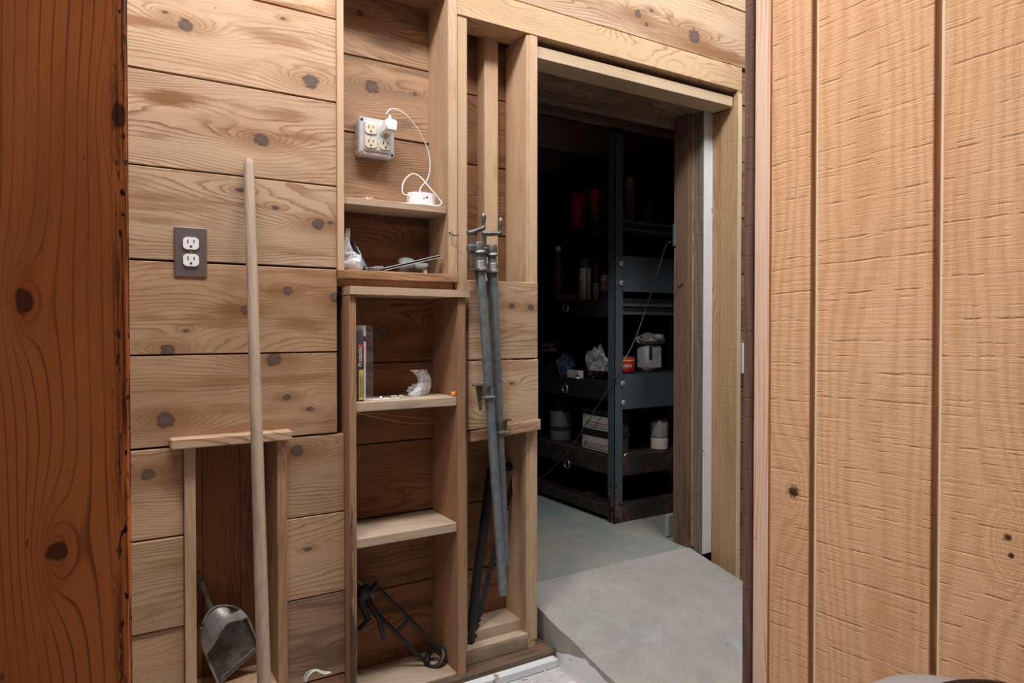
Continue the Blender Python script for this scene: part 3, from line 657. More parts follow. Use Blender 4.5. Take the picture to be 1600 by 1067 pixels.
# ---- galvanised box with four outlets
jc = PY(589, 215, 1.84); hw = .0505
jb = empty('outlet_box', (jc.x, YB, jc.z-hw), 'square galvanised metal box with four ivory outlets inside the recessed shelf', 'outlet')
box('box_body', jc.x-hw, jc.x+hw, 1.846, YB, jc.z-hw, jc.z+hw, M['steel_box'], jb, .006)
for i in range(3): MB().lathe([(.0055, 0), (.0045, .0008)], (jc.x-hw, 1.866, jc.z-.027+.027*i), (-1,0,0), 14).build('knockout', M['screw'], jb)
mb = MB().box((jc.x-hw-.001, 1.838, jc.z-hw-.001), (jc.x+hw+.001, 1.846, jc.z+hw+.001), .003)
mb.box((jc.x-hw*.80, 1.832, jc.z-hw*.80), (jc.x+hw*.80, 1.840, jc.z+hw*.80), .004); mb.build('cover', M['steel_box'], jb)
for sx in (-1, 1):
    for sz in (-1, 1): receptacle(Vector((jc.x+sx*.0215, 1.832, jc.z+sz*.0195)), M['ivory'], jb, dep=.0035)
    MB().lathe([(.003, 0), (.0015, .0015)], (jc.x+sx*.0215, 1.832, jc.z), (0,-1,0), 12).build('screw', M['screw'], jb)
for sx, sz in ((-1,1),(1,-1),(-1,-1),(1,1)):
    MB().lathe([(.0042, 0), (.0035, .0018), (.001, .002)], (jc.x+sx*hw*.88, 1.838, jc.z+sz*hw*.88), (0,-1,0), 12).build('screw', M['slot'] if sx*sz < 0 else M['screw'], jb)
# ---- usb power block + cord + hub
pc = Vector((jc.x+.0235, 1.80, jc.z+.026))
pa = empty('power_adapter', (pc.x, 1.828, pc.z-.017), 'white cube power adapter plugged into the galvanised outlet box', 'adapter')
MB().box((pc.x-.017, 1.786, pc.z-.017), (pc.x+.017, 1.826, pc.z+.017), .005).build('adapter_body', M['white'], pa, True)
MB().box((pc.x-.013, 1.8262, pc.z-.013), (pc.x+.013, 1.8282, pc.z+.013), .001).build('adapter_foot', M['cordgrey'], pa)
MB().lathe([(.0045, 0), (.004, .006), (.0025, .012)], (pc.x-.002, 1.797, pc.z+.017), (0,0,1), 12).build('plug', M['white'], pa, True)
def curve_pts(ctrl, n=10):
    out = []; c = [Vector(p) for p in ctrl]; c = [c[0]*2-c[1]]+c+[c[-1]*2-c[-2]]
    for i in range(1, len(c)-2):
        for k in range(n):
            t = k/n; p0, p1, p2, p3 = c[i-1:i+3]
            out.append(.5*((2*p1)+(p2-p0)*t+(2*p0-5*p1+4*p2-p3)*t*t+(3*p1-p0-3*p2+p3)*t**3))
    out.append(c[-2]); return out
zs = H(.346)+.0018
cp = [(603,178,1.797),(612,170,1.797),(630,176,1.80),(650,198,1.815),(667,230,1.83),(672,258,1.835),(668,280,1.835),(657,294,1.825)]
cord = curve_pts([PY(*q) for q in cp]+[Vector((PY(655,296,1.82).x, 1.815, zs+.022))])
tag(MB().tube(cord, .0017, 8).build('charging_cord', M['white'], None, True), 'thin white charging cord arching from the power adapter to the hub', 'cord')
hcx = PZ(658, 312, zs); hcx = Vector((PY(658, 305, 1.80).x, 1.80, 0))
hub = empty('white_hub', (hcx.x, 1.80, zs), 'small white rounded plastic hub on the recessed shelf', 'hub')
rad = .041
mb = MB(); poly = [(hcx.x+rad*math.copysign(abs(math.cos(t))**.75, math.cos(t)), 1.80+.028*math.copysign(abs(math.sin(t))**.75, math.sin(t)), zs) for t in [2*math.pi*i/28 for i in range(28)]]
mb.prism(poly, (0, 0, .036)); 
es = [e for e in mb.bm.edges if abs(e.verts[0].co.z-e.verts[1].co.z) < 1e-5]
bmesh.ops.bevel(mb.bm, geom=es, offset=.004, segments=2, affect='EDGES'); mb.build('hub_body', M['white'], hub, True)
for dx, r_ in ((-.004, .0017), (.006, .0026), (.002, .0014)): MB().lathe([(r_, 0), (r_*.9, .0006)], (hcx.x+dx, 1.772, zs+.020+dx*.4), (0,-1,0), 10).build('port', M['slot'], hub)
MB().lathe([(.0018, 0), (.0016, .0006)], (hcx.x-.008, 1.79, zs+.0358), (0,0,1), 10).build('port', M['slot'], hub)
cl = [(640,306,1.79),(629,301,1.795),(631,284,1.80),(643,272,1.80),(656,276,1.795),(672,294,1.775),(687,312,1.765),(690,317,1.762)]
lp = [PY(*q) for q in cl]
z2 = zs+.0005
lp += [Vector((PY(684,320,1.763).x, 1.764, z2)), Vector((PY(660,318,1.763).x, 1.766, z2)), Vector((PY(640,314,1.77).x, 1.775, z2)), Vector((PY(622,311,1.78).x, 1.785, z2)), Vector((PY(610,311,1.79).x, 1.795, z2))]
tag(MB().tube(curve_pts(lp), .0017, 8).build('looped_cord', M['white'], None, True), 'white cord looped round the hub at the shelf edge', 'cord')
# lint tuft
mb = MB(); c0 = Vector((PY(577, 308, 1.775).x, 1.785, zs))
for i in range(26):
    a_ = random.uniform(0, 6.28); r1 = random.uniform(.004, .018); e = c0+Vector((math.cos(a_)*r1, math.sin(a_)*r1*.7, random.uniform(.001, .009)))
    mb.tube([c0+Vector((math.cos(a_)*.003, 0, .001)), c0.lerp(e, .6)+Vector((0,0,.004)), e], .0005, 4)
tag(mb.build('lint_tuft', M['lint']), 'wisp of pale lint on the recessed shelf under the metal outlet box', 'lint')

# ---- things on the bottom board of the recessed shelf
z1 = H(.154)+.0005
c = PY(552, 404, 1.80)
bg = MB().blob((max(c.x-.004, .601), 1.80, z1+.024), (.031, .026, .031), .22, 2.4, 3, 1, .4).build('plastic_bag', M['bag'], None, True)
WLb = empty('dummy', (0,0,0)); bpy.data.objects.remove(WLb)
tag(bg, 'crumpled clear plastic bag of white pieces leaning in the left corner', 'bag')
tk = PY(544, 357, 1.80)
MB().tube([(c.x-.012, 1.80, z1+.045), (c.x-.018, 1.80, z1+.075), (tk.x, 1.80, tk.z)], [.017, .009, .006], 8).build('bag_neck', M['bag'], bg, True)
MB().blob((c.x-.002, 1.80, z1+.0175), (.026, .018, .019), .3, 4, 2, 4).build('bag_contents', M['white'], bg, True)
a = PY(551, 377, 1.825); b = PY(573, 418, 1.80); b.z = z1+.005
pn = empty('marker_pen', b, 'dark blue grey marker pen leaning behind the plastic bag', 'pen')
MB().tube([b, b.lerp(a, .45)], .0048, 12).build('pen_barrel', plain('slate blue', (.07,.12,.16), .4), pn, True)
MB().tube([b.lerp(a, .45), b.lerp(a, .97), a], [.0056, .0056, .003], 12).build('pen_cap', plain('slate dark', (.03,.055,.08), .4), pn, True)
MB().tube([b.lerp(a, .5)+Vector((.002,-.007,0)), b.lerp(a, .8)+Vector((.002,-.007,0))], .0013, 6).build('pen_clip', M['alu'], pn, True)
e = PY(588, 415, 1.80)
o = MB().box((e.x-.018, 1.785, z1), (e.x+.016, 1.82, z1+.013), .003, None).build('metal_scrap', plain('grey flaky metal', (.30,.32,.33), .5, .5, var=.4, nscale=90, col2=(.12,.12,.12)))
o.rotation_euler = (0, -.12, .3); o.location.z += .003; tag(o, 'small grey flaky metal block beside the marker pen', 'metal block')
# long aluminium channel resting slantwise
a = PY(601, 424, 1.768); a.z = z1+.003; b = PY(690, 402, 1.772)
dirv = (b-a); ch = empty('metal_strip', a, 'long slim aluminium channel strip lying slantwise in the recessed shelf', 'strip')
ln = dirv.length; d = dirv.normalized(); up = Vector((0,-1,0)).cross(d).normalized(); up = up if up.z > 0 else -up
def strip(o0, o1, w0, w1, nm, mt):
    MB().prism([a+up*o0+Vector((0,w0,0)), a+up*o1+Vector((0,w0,0)), a+up*o1+Vector((0,w1,0)), a+up*o0+Vector((0,w1,0))], d*ln).build(nm, mt, ch)
strip(.0, .0016, -.004, .024, 'channel_flange', M['alu']); strip(.0062, .0078, -.004, .024, 'channel_flange', M['alu']); strip(.0016, .0062, .002, .006, 'channel_web', M['darksteel'])
# grey hose coupling with funnel behind the strip
g = PY(640, 405, 1.825)
gr = empty('grey_coupling', (g.x, 1.83, z1), 'dusty grey rounded plastic coupling behind the metal strip', 'coupling')
MB().lathe([(.019, -.022), (.024, -.016), (.025, .0), (.020, .016), (.016, .022), (.013, .024)], (g.x-.006, 1.835, z1+.026), (.9,-.2,.15), 20).build('coupling_body', plain('dusty slate', (.20,.21,.22), .6, var=.25, nscale=40), gr, True)
MB().lathe([(.012, 0), (.014, .018), (.016, .040), (.012, .041), (.010, .02)], (g.x+.014, 1.83, z1+.024), (.95,-.25,-.12), 18).build('coupling_end', plain('dusty slate brown', (.22,.20,.18), .6, var=.25, nscale=40), gr, True)
e = PY(664, 422, 1.79)
o = box('white_block', e.x-.0055, e.x+.0055, 1.785, 1.795, z1, z1+.013, M['white'], None, .001); tag(o, 'tiny white plastic block under the metal strip', 'block')

# ---- things on the top shelf of the shelf box
zA = H(-.193)+.0008
bx0 = PY(560, 600, 1.78).x
bp = empty('blister_pack', (bx0+.015, 1.80, zA), 'clear blister pack with a red and yellow card standing at the left', 'package')
q0 = PY(574, 620, 1.765)
cx0 = .5925
MB().box((cx0, 1.742, zA), (cx0+.021, 1.746, zA+.185), .0005).build('card', M['txtdark'], bp)
MB().box((cx0+.001, 1.7405, zA+.090), (cx0+.0205, 1.742, zA+.150), .0).build('card_print', plain('black red print', (.06,.018,.015), .5), bp)
MB().box((cx0+.008, 1.7395, zA+.004), (cx0+.0200, 1.7405, zA+.082), .0).build('yellow_panel', M['yellow'], bp)
MB().box((cx0+.0212, 1.736, zA), (cx0+.0246, 1.746, zA+.158), .0).build('white_side', M['paper'], bp)
MB().box((cx0+.0247, 1.736, zA+.10), (cx0+.0270, 1.746, zA+.155), .0).build('red_side', M['red'], bp)
text('lettering', 'Protable', .0155, Vector((cx0+.0115, 1.7403, zA+.118)), (0,0,1), (-1,0,0), M['txtwhite'], bp)
MB().box((cx0+.006, 1.7396, zA+.142), (cx0+.020, 1.7404, zA+.150)).build('red_mark', M['red'], bp)
for i in range(6): MB().box((cx0+.0095+.0017*i, 1.7391, zA+.010), (cx0+.0102+.0017*i, 1.7395, zA+.076-.006*(i % 3))).build('print_line', M['txtdark'], bp)
MB().grid(lambda u, v: Vector((cx0+.0005+.027*u, 1.752-.01*u, zA+.172+.028*v)), 3, 3, .0006).build('hanger_tab', M['paper'], bp)
MB().box((cx0+.009, 1.743, zA+.180), (cx0+.018, 1.7445, zA+.188)).build('hanger_hole', M['txtdark'], bp)
MB().box((cx0, 1.7335, zA), (cx0+.046, 1.775, zA+.20), .004).build('blister', M['blister'], bp)
# zip bag with screws
c = PY(655, 605, 1.80)
zb = empty('zip_bag', (c.x, 1.80, zA), 'small clear zip bag of hardware curling upright on the shelf', 'bag')
def zbf(u, v):
    t = 1-v; q2 = lambda a, b, c: a*(1-t)**2+2*b*t*(1-t)+c*t*t
    xl, yl = q2(640, 668, 637), q2(578, 596, 617); xr, yr = q2(666, 682, 664), q2(577, 600, 623)
    p = PY(xl+(xr-xl)*u, yl+(yr-yl)*u, 1.80-.012*math.sin(math.pi*u)*(1-.5*v)); p.z = max(p.z, zA+.0005); return p
MB().grid(zbf, 12, 16, .0006).build('bag_film', M['bag'], zb, True)
MB().blob((c.x-.002, 1.81, zA+.014), (.025, .016, .018), .35, 4, 3, 8).build('bag_bulge', M['bag'], zb, True)
MB().blob((c.x+.003, 1.80, zA+.0125), (.015, .011, .013), .4, 5, 2, 9).build('hardware', M['packet'], zb, True)
# paper with hinges
p0 = PZ(580, 628, zA); 
pp = box('paper_sheet', p0.x+.002, p0.x+.10, 1.752, 1.79, zA-.0004, zA+.0003, M['paper'], None, 0); tag(pp, 'small sheet of printed paper lying at the front of the shelf', 'paper')
e = PY(622, 624, 1.765)
hg = empty('brass_catch', (e.x, 1.77, zA), 'small pale brass catch lying on the paper sheet', 'hardware')
brs = plain('pale brass', (.62,.58,.42), .35, .5)
box('catch_plate', e.x-.022, e.x+.018, 1.763, 1.776, zA+.0004, zA+.0028, brs, hg); box('catch_body', e.x-.020, e.x-.002, 1.765, 1.774, zA+.0028, zA+.0075, brs, hg); box('catch_body', e.x+.003, e.x+.016, 1.765, 1.774, zA+.0028, zA+.0075, brs, hg)
e = PY(596, 622, 1.765)
o = MB().lathe([(.0055, 0), (.006, .004), (.004, .0065), (.002, .008)], (e.x, 1.768, zA+.0004), None, 8).build('wing_nut', M['zinc']); tag(o, 'small zinc nut on the paper beside the brass catch', 'nut')
e = PY(710, 616, 1.728)
o = MB().box((.8665, 1.7235, zA), (.8785, 1.7355, zA+.0135), .0025).build('orange_plug', M['orange'], None, True); tag(o, 'bright orange plastic cube at the right end of the shelf', 'plug')
# wires under the shelf
for nm, mt, pts in (('loose_wire', M['wire2'], [(557,645),(580,650),(615,657),(645,661),(678,660)]), ('loose_wire', M['wire'], [(572,645),(600,647),(640,652),(678,657)])):
    ys_ = [1.722, 1.74, 1.77, 1.80, 1.83][:len(pts)]
    if len(pts) == 4: ys_ = [1.75, 1.77, 1.80, 1.83]
    w_ = MB().tube(curve_pts([PY(x, y, Y) for (x, y), Y in zip(pts, ys_)]), .0014, 6).build(nm, mt, None, True)
    tag(w_, ('yellow brown wire sagging lowest under the paper shelf' if mt is M['wire2'] else 'orange wire stretched just under the paper shelf'), 'wire')

# ---- caulking gun leaning in the bottom compartment
zB = H(-.978)
cg = empty('caulking_gun', (.80, 1.80, zB), 'black caulking gun leaning across the bottom compartment', 'caulking gun')
T = PY(577, 925, 1.845); E = PY(680, 1028, 1.80); d = (E-T).normalized()
sd = Vector((0,-1,0)).cross(d).normalized(); sd = sd if sd.z > 0 else -sd
R0 = .026
MB().tube([T-d*.115, T+d*.02], .0032, 8).build('push_rod', M['rod'], cg, True)
for s_ in (-1, 1):
    MB().tube([T+sd*R0*s_*.9, T.lerp(E, .5)+sd*R0*s_, E+sd*R0*s_], .0058, 8).build('rail', M['black'], cg, True)
mid = T.lerp(E, .50)
MB().tube([mid-sd*R0, mid+sd*R0], .006, 8).build('piston_plate', M['blackrub'], cg, True)
ring = [E+sd*R0*1.1*math.cos(t)+(Vector((0,-1,0))*.8+d*.35).normalized()*R0*math.sin(t) for t in [2*math.pi*i/24 for i in range(25)]]
MB().tube(ring, .0085, 8).build('end_ring', M['black'], cg, True)
MB().tube([T-sd*R0*1.25, T+sd*R0*1.25], [.009, .009], 10).build('front_bracket', M['black'], cg, True)
bq = T-d*.012
MB().blob(bq-sd*.010, (.020, .013, .022), .15, 2, 3, 3).build('body', M['black'], cg, True)
hA = bq-sd*.026; 
MB().tube([hA-d*.002, PY(575, 968, 1.835), PY(560, 985, 1.83)], [.011, .009, .007], 8).build('handle', M['blackrub'], cg, True)
MB().tube([T-sd*.018+d*.012, PY(592, 965, 1.82), PY(597, 985, 1.815), PY(600, 999, 1.812)], [.010, .0085, .007, .005], 8).build('trigger', M['blackrub'], cg, True)

# ---- two pipe clamps hanging on the boards
def clamp(name, label, top, bot, htop, knob, jaw_px, dyy, foot_px):
    """top/bot = pipe ends in photo pixels on the plane just before the boards"""
    yp = YW-.021-.017-dyy
    A, Bq = PY(*top, yp), PY(*bot, yp); d = (Bq-A).normalized()
    t = empty(name, Bq, label, 'clamp', 'pipe clamps hanging before the stud bay')
    MB().tube([A, Bq], .0131, 18).build('pipe', M['pipe'], t, True)
    MB().tube([Bq-d*.03, Bq+d*.002], [.0137, .0137], 18).build('thread', M['pipe'], t, True)
    J = A; s_ = Vector((-1, -.15, 0))
    MB().lathe([(.0155, 0), (.0195, .004), (.0185, .007), (.016, .010), (.016, .030), (.0145, .034)], J-d*.0, -d, 20).build('screw_head', M['iron'], t, True)
    jq = J+d*.046
    MB().lathe([(.0135, -.004), (.0205, 0), (.0195, .006), (.0165, .010), (.0165, .024), (.0145, .027)], jq, -d, 20).build('jaw', M['iron'], t, True)
    fo = J+Vector((-.024, .002, 0))
    MB().prism([jq+Vector((-.034, -.014, -.001)), jq+Vector((.0, -.017, -.001)), jq+Vector((.0, .012, -.001)), jq+Vector((-.034, .012, -.001))], (0,0,.006)).build('jaw_face', M['iron'], t)
    MB().prism([jq+Vector((-.022, -.004, -.001)), jq+Vector((-.006, -.004, -.001)), jq+Vector((-.006, -.004, -.055))], (0,.008,0)).build('jaw_web', M['iron'], t)
    MB().box(fo+Vector((-.012,-.010,.004)), fo+Vector((.012,.012,.026)), .004).build('screw_boss', M['iron'], t)
    sc0 = fo+Vector((0,0,.0)); cr = PY(*htop, yp); 
    MB().tube([sc0+Vector((0,0,-.035)), Vector((cr.x, yp, cr.z-.005))], .0062, 12).build('screw_spindle', M['iron'], t, True)
    kb, kt = PY(knob[0], knob[1], yp), PY(knob[2], knob[3], yp)
    MB().tube([Vector((cr.x-(.009 if kb.x > cr.x else -.009), yp, cr.z)), cr, kb.lerp(cr, .12)+Vector((0,0,-.002)), kb], [.0065, .008, .0058, .0065], 10).build('crank', M['iron'], t, True)
    kl = (kt-kb).length
    MB().lathe([(.0055, -.004), (.0046, kl*.12), (.0052, kl*.35), (.0080, kl*.68), (.0078, kl*.84), (.0045, kl*.98), (.002, kl)], kb, kt-kb, 14).build('knob', M['iron'], t, True)
    fj = PY(*jaw_px, yp)
    MB().lathe([(.0185, -.001), (.0155, .003), (.0150, .030), (.0185, .033), (.0175, .037), (.014, .038)], fj, d, 18).build('sliding_jaw', M['iron'], t, True)
    sg = -1 if foot_px < 0 else 1
    MB().prism([fj+Vector((0,-.013,.003)), fj+Vector((sg*.036,-.010,.003)), fj+Vector((sg*.036,.012,.003)), fj+Vector((0,.012,.003))], (0,0,-.004)).build('jaw_face', M['iron'], t)
    MB().prism([fj+Vector((sg*.012,0,0)), fj+Vector((sg*.028,0,0)), fj+Vector((sg*.016,0,-.070)), fj+Vector((sg*.010,0,-.070))], (0,.006,0)).build('jaw_web', M['iron'], t)
    MB().tube([fj+d*.030+Vector((-.012,-.016,-.002)), fj+d*.034+Vector((.020,-.016,.002))], .003, 8).build('clutch_lever', M['screw'], t, True)
    return t
clamp('pipe_clamp', 'grey pipe clamp hanging in front, longer pipe, left crank knob', (749, 397), (786, 927), (735, 364), (756, 355, 755, 333), (758, 602), .030, -1)
clamp('pipe_clamp', 'grey pipe clamp hanging behind the other, right crank knob', (769, 401), (789, 880), (757, 365), (782, 364, 782, 340), (780, 657), .0, 1)

# ---- bow saw in the bay
bs = empty('bow_saw', PY(733, 1005, 1.80), 'black bow saw with toothed blade standing in the stud bay', 'saw')
yq = 1.85
a0, a1 = PY(734, 1003, 1.79), PY(766, 745, yq)
fr = curve_pts([a0, PY(745, 905, 1.81), PY(757, 815, 1.835), a1, PY(770, 733, yq), PY(784, 729, yq), PY(802, 729, yq)], 8)
MB().tube(fr, .0150, 8).build('saw_frame', M['black'], bs, True)
b0, b1 = PY(735, 1003, 1.785), PY(804, 729, yq-.003)
dv = (b1-b0); nn = 70; wd = Vector((1, 0, .25)).normalized()*.017; poly = []
for i in range(nn+1): poly.append(b0+dv*(i/nn)+wd*(1.35 if i % 2 else .85))
poly += [b1-wd*.2, b0-wd*.2]
MB().prism(poly, (0, .0015, 0)).build('blade', M['blackrub'], bs)

# ---- frayed green string by the cubby
s0 = PY(492, 1058, 1.70)
mb = MB()
for k in range(5):
    o1 = Vector((random.uniform(-.004,.004), random.uniform(-.004,.004), random.uniform(-.003,.003)))
    mb.tube(curve_pts([PY(476,1066,1.72)+o1, PY(480,1055,1.72)+o1*1.5, PY(492,1048,1.72)+o1, PY(502,1053,1.72)+o1*2, PY(516,1051,1.72)+o1*.5], 6), .0012, 5)
tag(mb.build('frayed_string', M['green'], None, True), 'frayed pale green string by the base of the board wall', 'string')
# ---- paint flakes and splinters at the foot of the step
ch_ = []
for i in range(34):
    x = random.uniform(.98, 1.20); y = random.uniform(1.50, 1.70); r_ = random.uniform(.003, .010)
    ch_.append((x, y, r_))
mb = MB()
for x, y, r_ in ch_:
    rt = Matrix.Rotation(random.uniform(0, 3), 3, 'Z') @ Matrix.Rotation(random.uniform(-.3, .3), 3, 'X')
    mb.box((x-r_, y-r_*.45, .001), (x+r_, y+r_*.45, .003), 0, rt)
tag(mb.build('paint_flakes', M['debris']), 'scatter of white paint flakes on the floor by the ramp', 'debris', kind='stuff')

# ---- light switch plate right of the doorway
sp = PY(1162, 560, YW-.004)
ls = empty('light_switch', (sp.x+.033, YW, sp.z-.057), 'white light switch plate half hidden behind the partition', 'switch')
box('cover_plate', sp.x-.004, sp.x+.066, YW-.008, YW+.010, sp.z-.0572, sp.z+.0572, M['white'], ls, .002)
box('toggle', sp.x+.027, sp.x+.036, YW-.016, YW-.008, sp.z-.010, sp.z+.010, M['white'], ls, .001)

# ---- grey bin with domed lid at the foot of the partition
gc = Vector((.845, .385, 0))
gt = H(-.428)
gb = empty('lidded_bin', gc, 'grey plastic bin with domed lid and black handle by the partition', 'bin')
MB().lathe([(.11, .0), (.115, .01), (.132, gt-.10), (.132, gt-.085)], gc, None, 36).build('bin_body', M['greymat'], gb, True)
MB().lathe([(.140, gt-.095), (.142, gt-.065), (.13, gt-.040), (.10, gt-.016), (.06, gt-.004), (.02, gt)], gc, None, 36).build('lid', M['greymat'], gb, True)
hp = [gc+Vector((.05+.05*math.cos(t), -.045*math.cos(t), gt-.024+.030*math.sin(t))) for t in [math.pi*i/14 for i in range(15)]]
MB().tube(hp, [.006]+[.0085]*13+[.006], 10).build('lid_handle', M['glossblack'], gb, True)

# ============================================================ STOREROOM SHELVING
A = PZ(960, 819, ZS)
ax0, ay0 = A.x, A.y
DX, DYY = .46, .92
ss = empty('steel_shelving', (ax0, ay0, ZS), 'rusty blue grey steel shelving unit inside the dark storeroom', 'shelving')
ZT = H(.86)
def post(x, y, sx, sy):
    o = MB().box((x, y, ZS), (x+sx*.046, y+sy*.003, ZT)).box((x, y, ZS), (x+sx*.003, y+sy*.046, ZT)).build('post', M['post_rust'], ss); return o
post(ax0, ay0, 1, 1); post(ax0+DX, ay0, -1, 1); post(ax0, ay0+DYY, 1, -1); post(ax0+DX, ay0+DYY, -1, -1)
levels = [(.475, .05, .05, 'darksteel'), (.135, .082, .075, 'darksteel'), (-.24, .085, .11, 'darksteel'), (-.575, .08, .085, 'rust'), (-.80, .045, .09, 'rust')]
for k, (hs, l1, l2, mt) in enumerate(levels):
    sh = MB().box((ax0+.004, ay0+.004, H(hs)-.003), (ax0+DX-.004, ay0+DYY-.004, H(hs))).build('shelf_panel', M[mt], ss)
    MB().box((ax0+.0035, ay0+.0465, H(hs)-l1), (ax0+.0055, ay0+DYY-.047, H(hs)-.003)).build('shelf_lip', M[mt], sh)
    MB().box((ax0+.0465, ay0+.0035, H(hs)-l2), (ax0+DX-.047, ay0+.0055, H(hs)-.003)).build('shelf_lip', M[mt], sh)
    if k in (1, 2, 3):
        q = PX({1: 884, 2: 883, 3: 886}[k], {1: 481, 2: 607, 3: 725}[k], ax0)
        rg = [Vector((ax0-.001, q.y+.020*math.cos(t), q.z+.020*math.sin(t))) for t in [2*math.pi*i/20 for i in range(21)]]
        MB().tube(rg, .0032, 6).build('ring', M['zinc'], sh, True)
def plate(y_top, y_bot, bolts):
    t, b = PY(968, y_top, ay0-.004), PY(968, y_bot, ay0-.004)
    pl = MB().box((ax0+.040, ay0-.006, b.z), (ax0+DX, ay0-.001, t.z)).build('end_panel', M['bluegrey'], ss)
    for px, py in bolts:
        q = PY(px, py, ay0-.006)
        MB().lathe([(.0115, 0), (.0115, .002), (.0055, .0025), (.005, .006)], q, (0,-1,0), 14).build('bolt', M['alu'], pl, True)
        MB().lathe([(.0045, 0), (.004, .001)], q+Vector((0,-.006,0)), (0,-1,0), 10).build('bolt_centre', M['slot'], pl)
plate(399, 455, [(971, 412), (971, 442)]); plate(585, 640, [(973, 599), (974, 629)])
for py in (345, 357, 476, 489):
    q = PY(968, py, ay0); MB().box((ax0+.047, ay0-.002, q.z-.006), (ax0+DX, ay0+.003, q.z+.006)).build('edge_rail', M['bluegrey'], ss)

def can(name, label, px, pw, ptop, hs, mat, X=None, cap=None, capf=.2, Y=None, group='cans on the storeroom shelving', cat='can', bands=(), neck=False):
    """upright can standing on a shelf; px, pw, ptop are photo pixels for centre, width and top"""
    q = PX(px, 500, X) if X else PY(px, 500, Y)
    dep = q.x*.5255+q.y*.8508; r_ = pw*dep/F/2; zb = H(hs)+.0006
    top = (PX(px, ptop, X) if X else PY(px, ptop, Y)).z; hh = top-zb
    t = empty(name, (q.x, q.y, zb), label, cat, group)
    hb2 = hh*(1-capf) if cap else hh
    prof = [(r_*.94, 0), (r_, .004), (r_, hb2-.006), (r_*.93, hb2)]
    if neck: prof = [(r_*.94, 0), (r_, .004), (r_, hb2*.72), (r_*.5, hb2*.9), (r_*.42, hb2)]
    MB().lathe(prof, (q.x, q.y, zb), None, 24).build('can_body', mat, t, True)
    if cap: MB().lathe([(r_*.84 if not neck else r_*.45, hb2), (r_*.84 if not neck else r_*.45, hh-.004), (r_*.7 if not neck else r_*.35, hh)], (q.x, q.y, zb), None, 20).build('cap', cap, t, True)
    for (f0, f1, m_) in bands: MB().lathe([(r_*1.004, hh*f0), (r_*1.008, hh*f0+.001), (r_*1.008, hh*f1-.001), (r_*1.004, hh*f1)], (q.x, q.y, zb), None, 24).build('label_band', m_, t, True)
    return t, q, r_, hh, zb
toC = lambda q: Vector((-q.x, -q.y, 0)).normalized()
# top shelf
XS = ax0+.09
can('plastic_cup', 'red plastic cup on the top storeroom shelf', 903, 24, 303, .475, M['reddark'], XS, group=None, cat='cup')
o = bpy.data.objects['plastic_cup']; 
t, q, r_, hh, zb = can('spray_can', 'dark red and orange spray can on the top shelf left of the post', 930, 17, 288, .475, plain('orange brown print', (.34,.13,.05), .4, var=.3, nscale=60, col2=(.06,.03,.03)), XS, M['darksteel'], .12, bands=[(.62,.86,M['red'])])
can('spray_can', 'thin dark spray can behind the steel post on the top shelf', 946, 13, 284, .475, M['darksteel'], XS, M['darksteel'], .12)
can('spray_can', 'tall brown cylinder can on the top shelf right of the post', 983, 17, 277, .475, plain('brown carton', (.22,.13,.09), .6, var=.2, nscale=40), None, M['tan'], .25, Y=ay0+.14)
t, q, r_, hh, zb = can('paint_can', 'dark can with pale lettering on the top shelf right end', 1013, 28, 293, .475, M['darksteel'], None, None, 0, Y=ay0+.16)
# second shelf
t, q, r_, hh, zb = can('glass_bottle', 'dark amber bottle with a pale cap on the second shelf', 872, 17, 384, .135, M['amber'], ax0+.035, M['cream'], .10, cat='bottle', neck=True, group=None)
q = PX(861, 500, XS+.005); q.z = H(.135)
bx = empty('black_box', q, 'black box lettered in grey on the second shelf', 'box')
MB().box((q.x-.015, q.y-.065, q.z+.0005), (q.x+.06, q.y+.055, q.z+.118), .002).build('box_body', M['black'], bx)
lq = PX(871, 437, q.x-.0155)
text('lettering', 'Scapoo', .034, Vector((q.x-.0158, lq.y, lq.z)), (0,-1,0), (0,0,1), M['ltgrey'], bx)
t, q, r_, hh, zb = can('spray_can', 'white spray can with a grey cap on the second shelf', 914.5, 19, 404, .135, M['white'], XS, plain('slate cap', (.10,.115,.13), .5), .235)
n_ = toC(q); sd_ = Vector((n_.y, -n_.x, 0))      # towards the camera, and to its left
lf = sd_ if sd_.dot(Vector((.85, -.5255, 0))) < 0 else -sd_
for fz, m_ in ((.66, M['red']), (.44, M['blue']), (.31, M['red'])):
    c_ = Vector((q.x, q.y, zb+hh*fz))+(n_*.62+lf*.78).normalized()*(r_+.0004)
    MB().lathe([(.010, 0), (.009, .0012)], c_-(n_*.62+lf*.78).normalized()*.002, (n_*.62+lf*.78), 18).build('round_logo', m_, t)
c_ = Vector((q.x, q.y, 0))+(n_-lf*.22).normalized()*(r_+.0003)
MB().box((c_.x-.0022, c_.y-.0022, zb+.004), (c_.x+.0022, c_.y+.0022, zb+hh*.755)).build('stripe', M['txtdark'], t)
t, q, r_, hh, zb = can('glue_bottle', 'slim bottle with a grey label on the second shelf', 931.5, 10, 411, .135, M['amber'], XS, M['red'], .12, bands=[(.02,.45,M['ltgrey'])], cat='bottle', neck=True, group=None)
t, q, r_, hh, zb = can('solvent_can', 'white and purple can beside the steel post on the second shelf', 945, 13, 420, .135, M['ltgrey'], XS, M['black'], .2, bands=[(.03,.28,M['purple']),(.45,.6,M['pink'])])
e = PX(884, 500, XS-.05); o = MB().box((e.x-.02, e.y-.06, H(.1355)), (e.x+.015, e.y+.03, H(.168)), .002).build('small_carton', M['tan']); tag(o, 'small brown carton lying before the black box', 'carton')
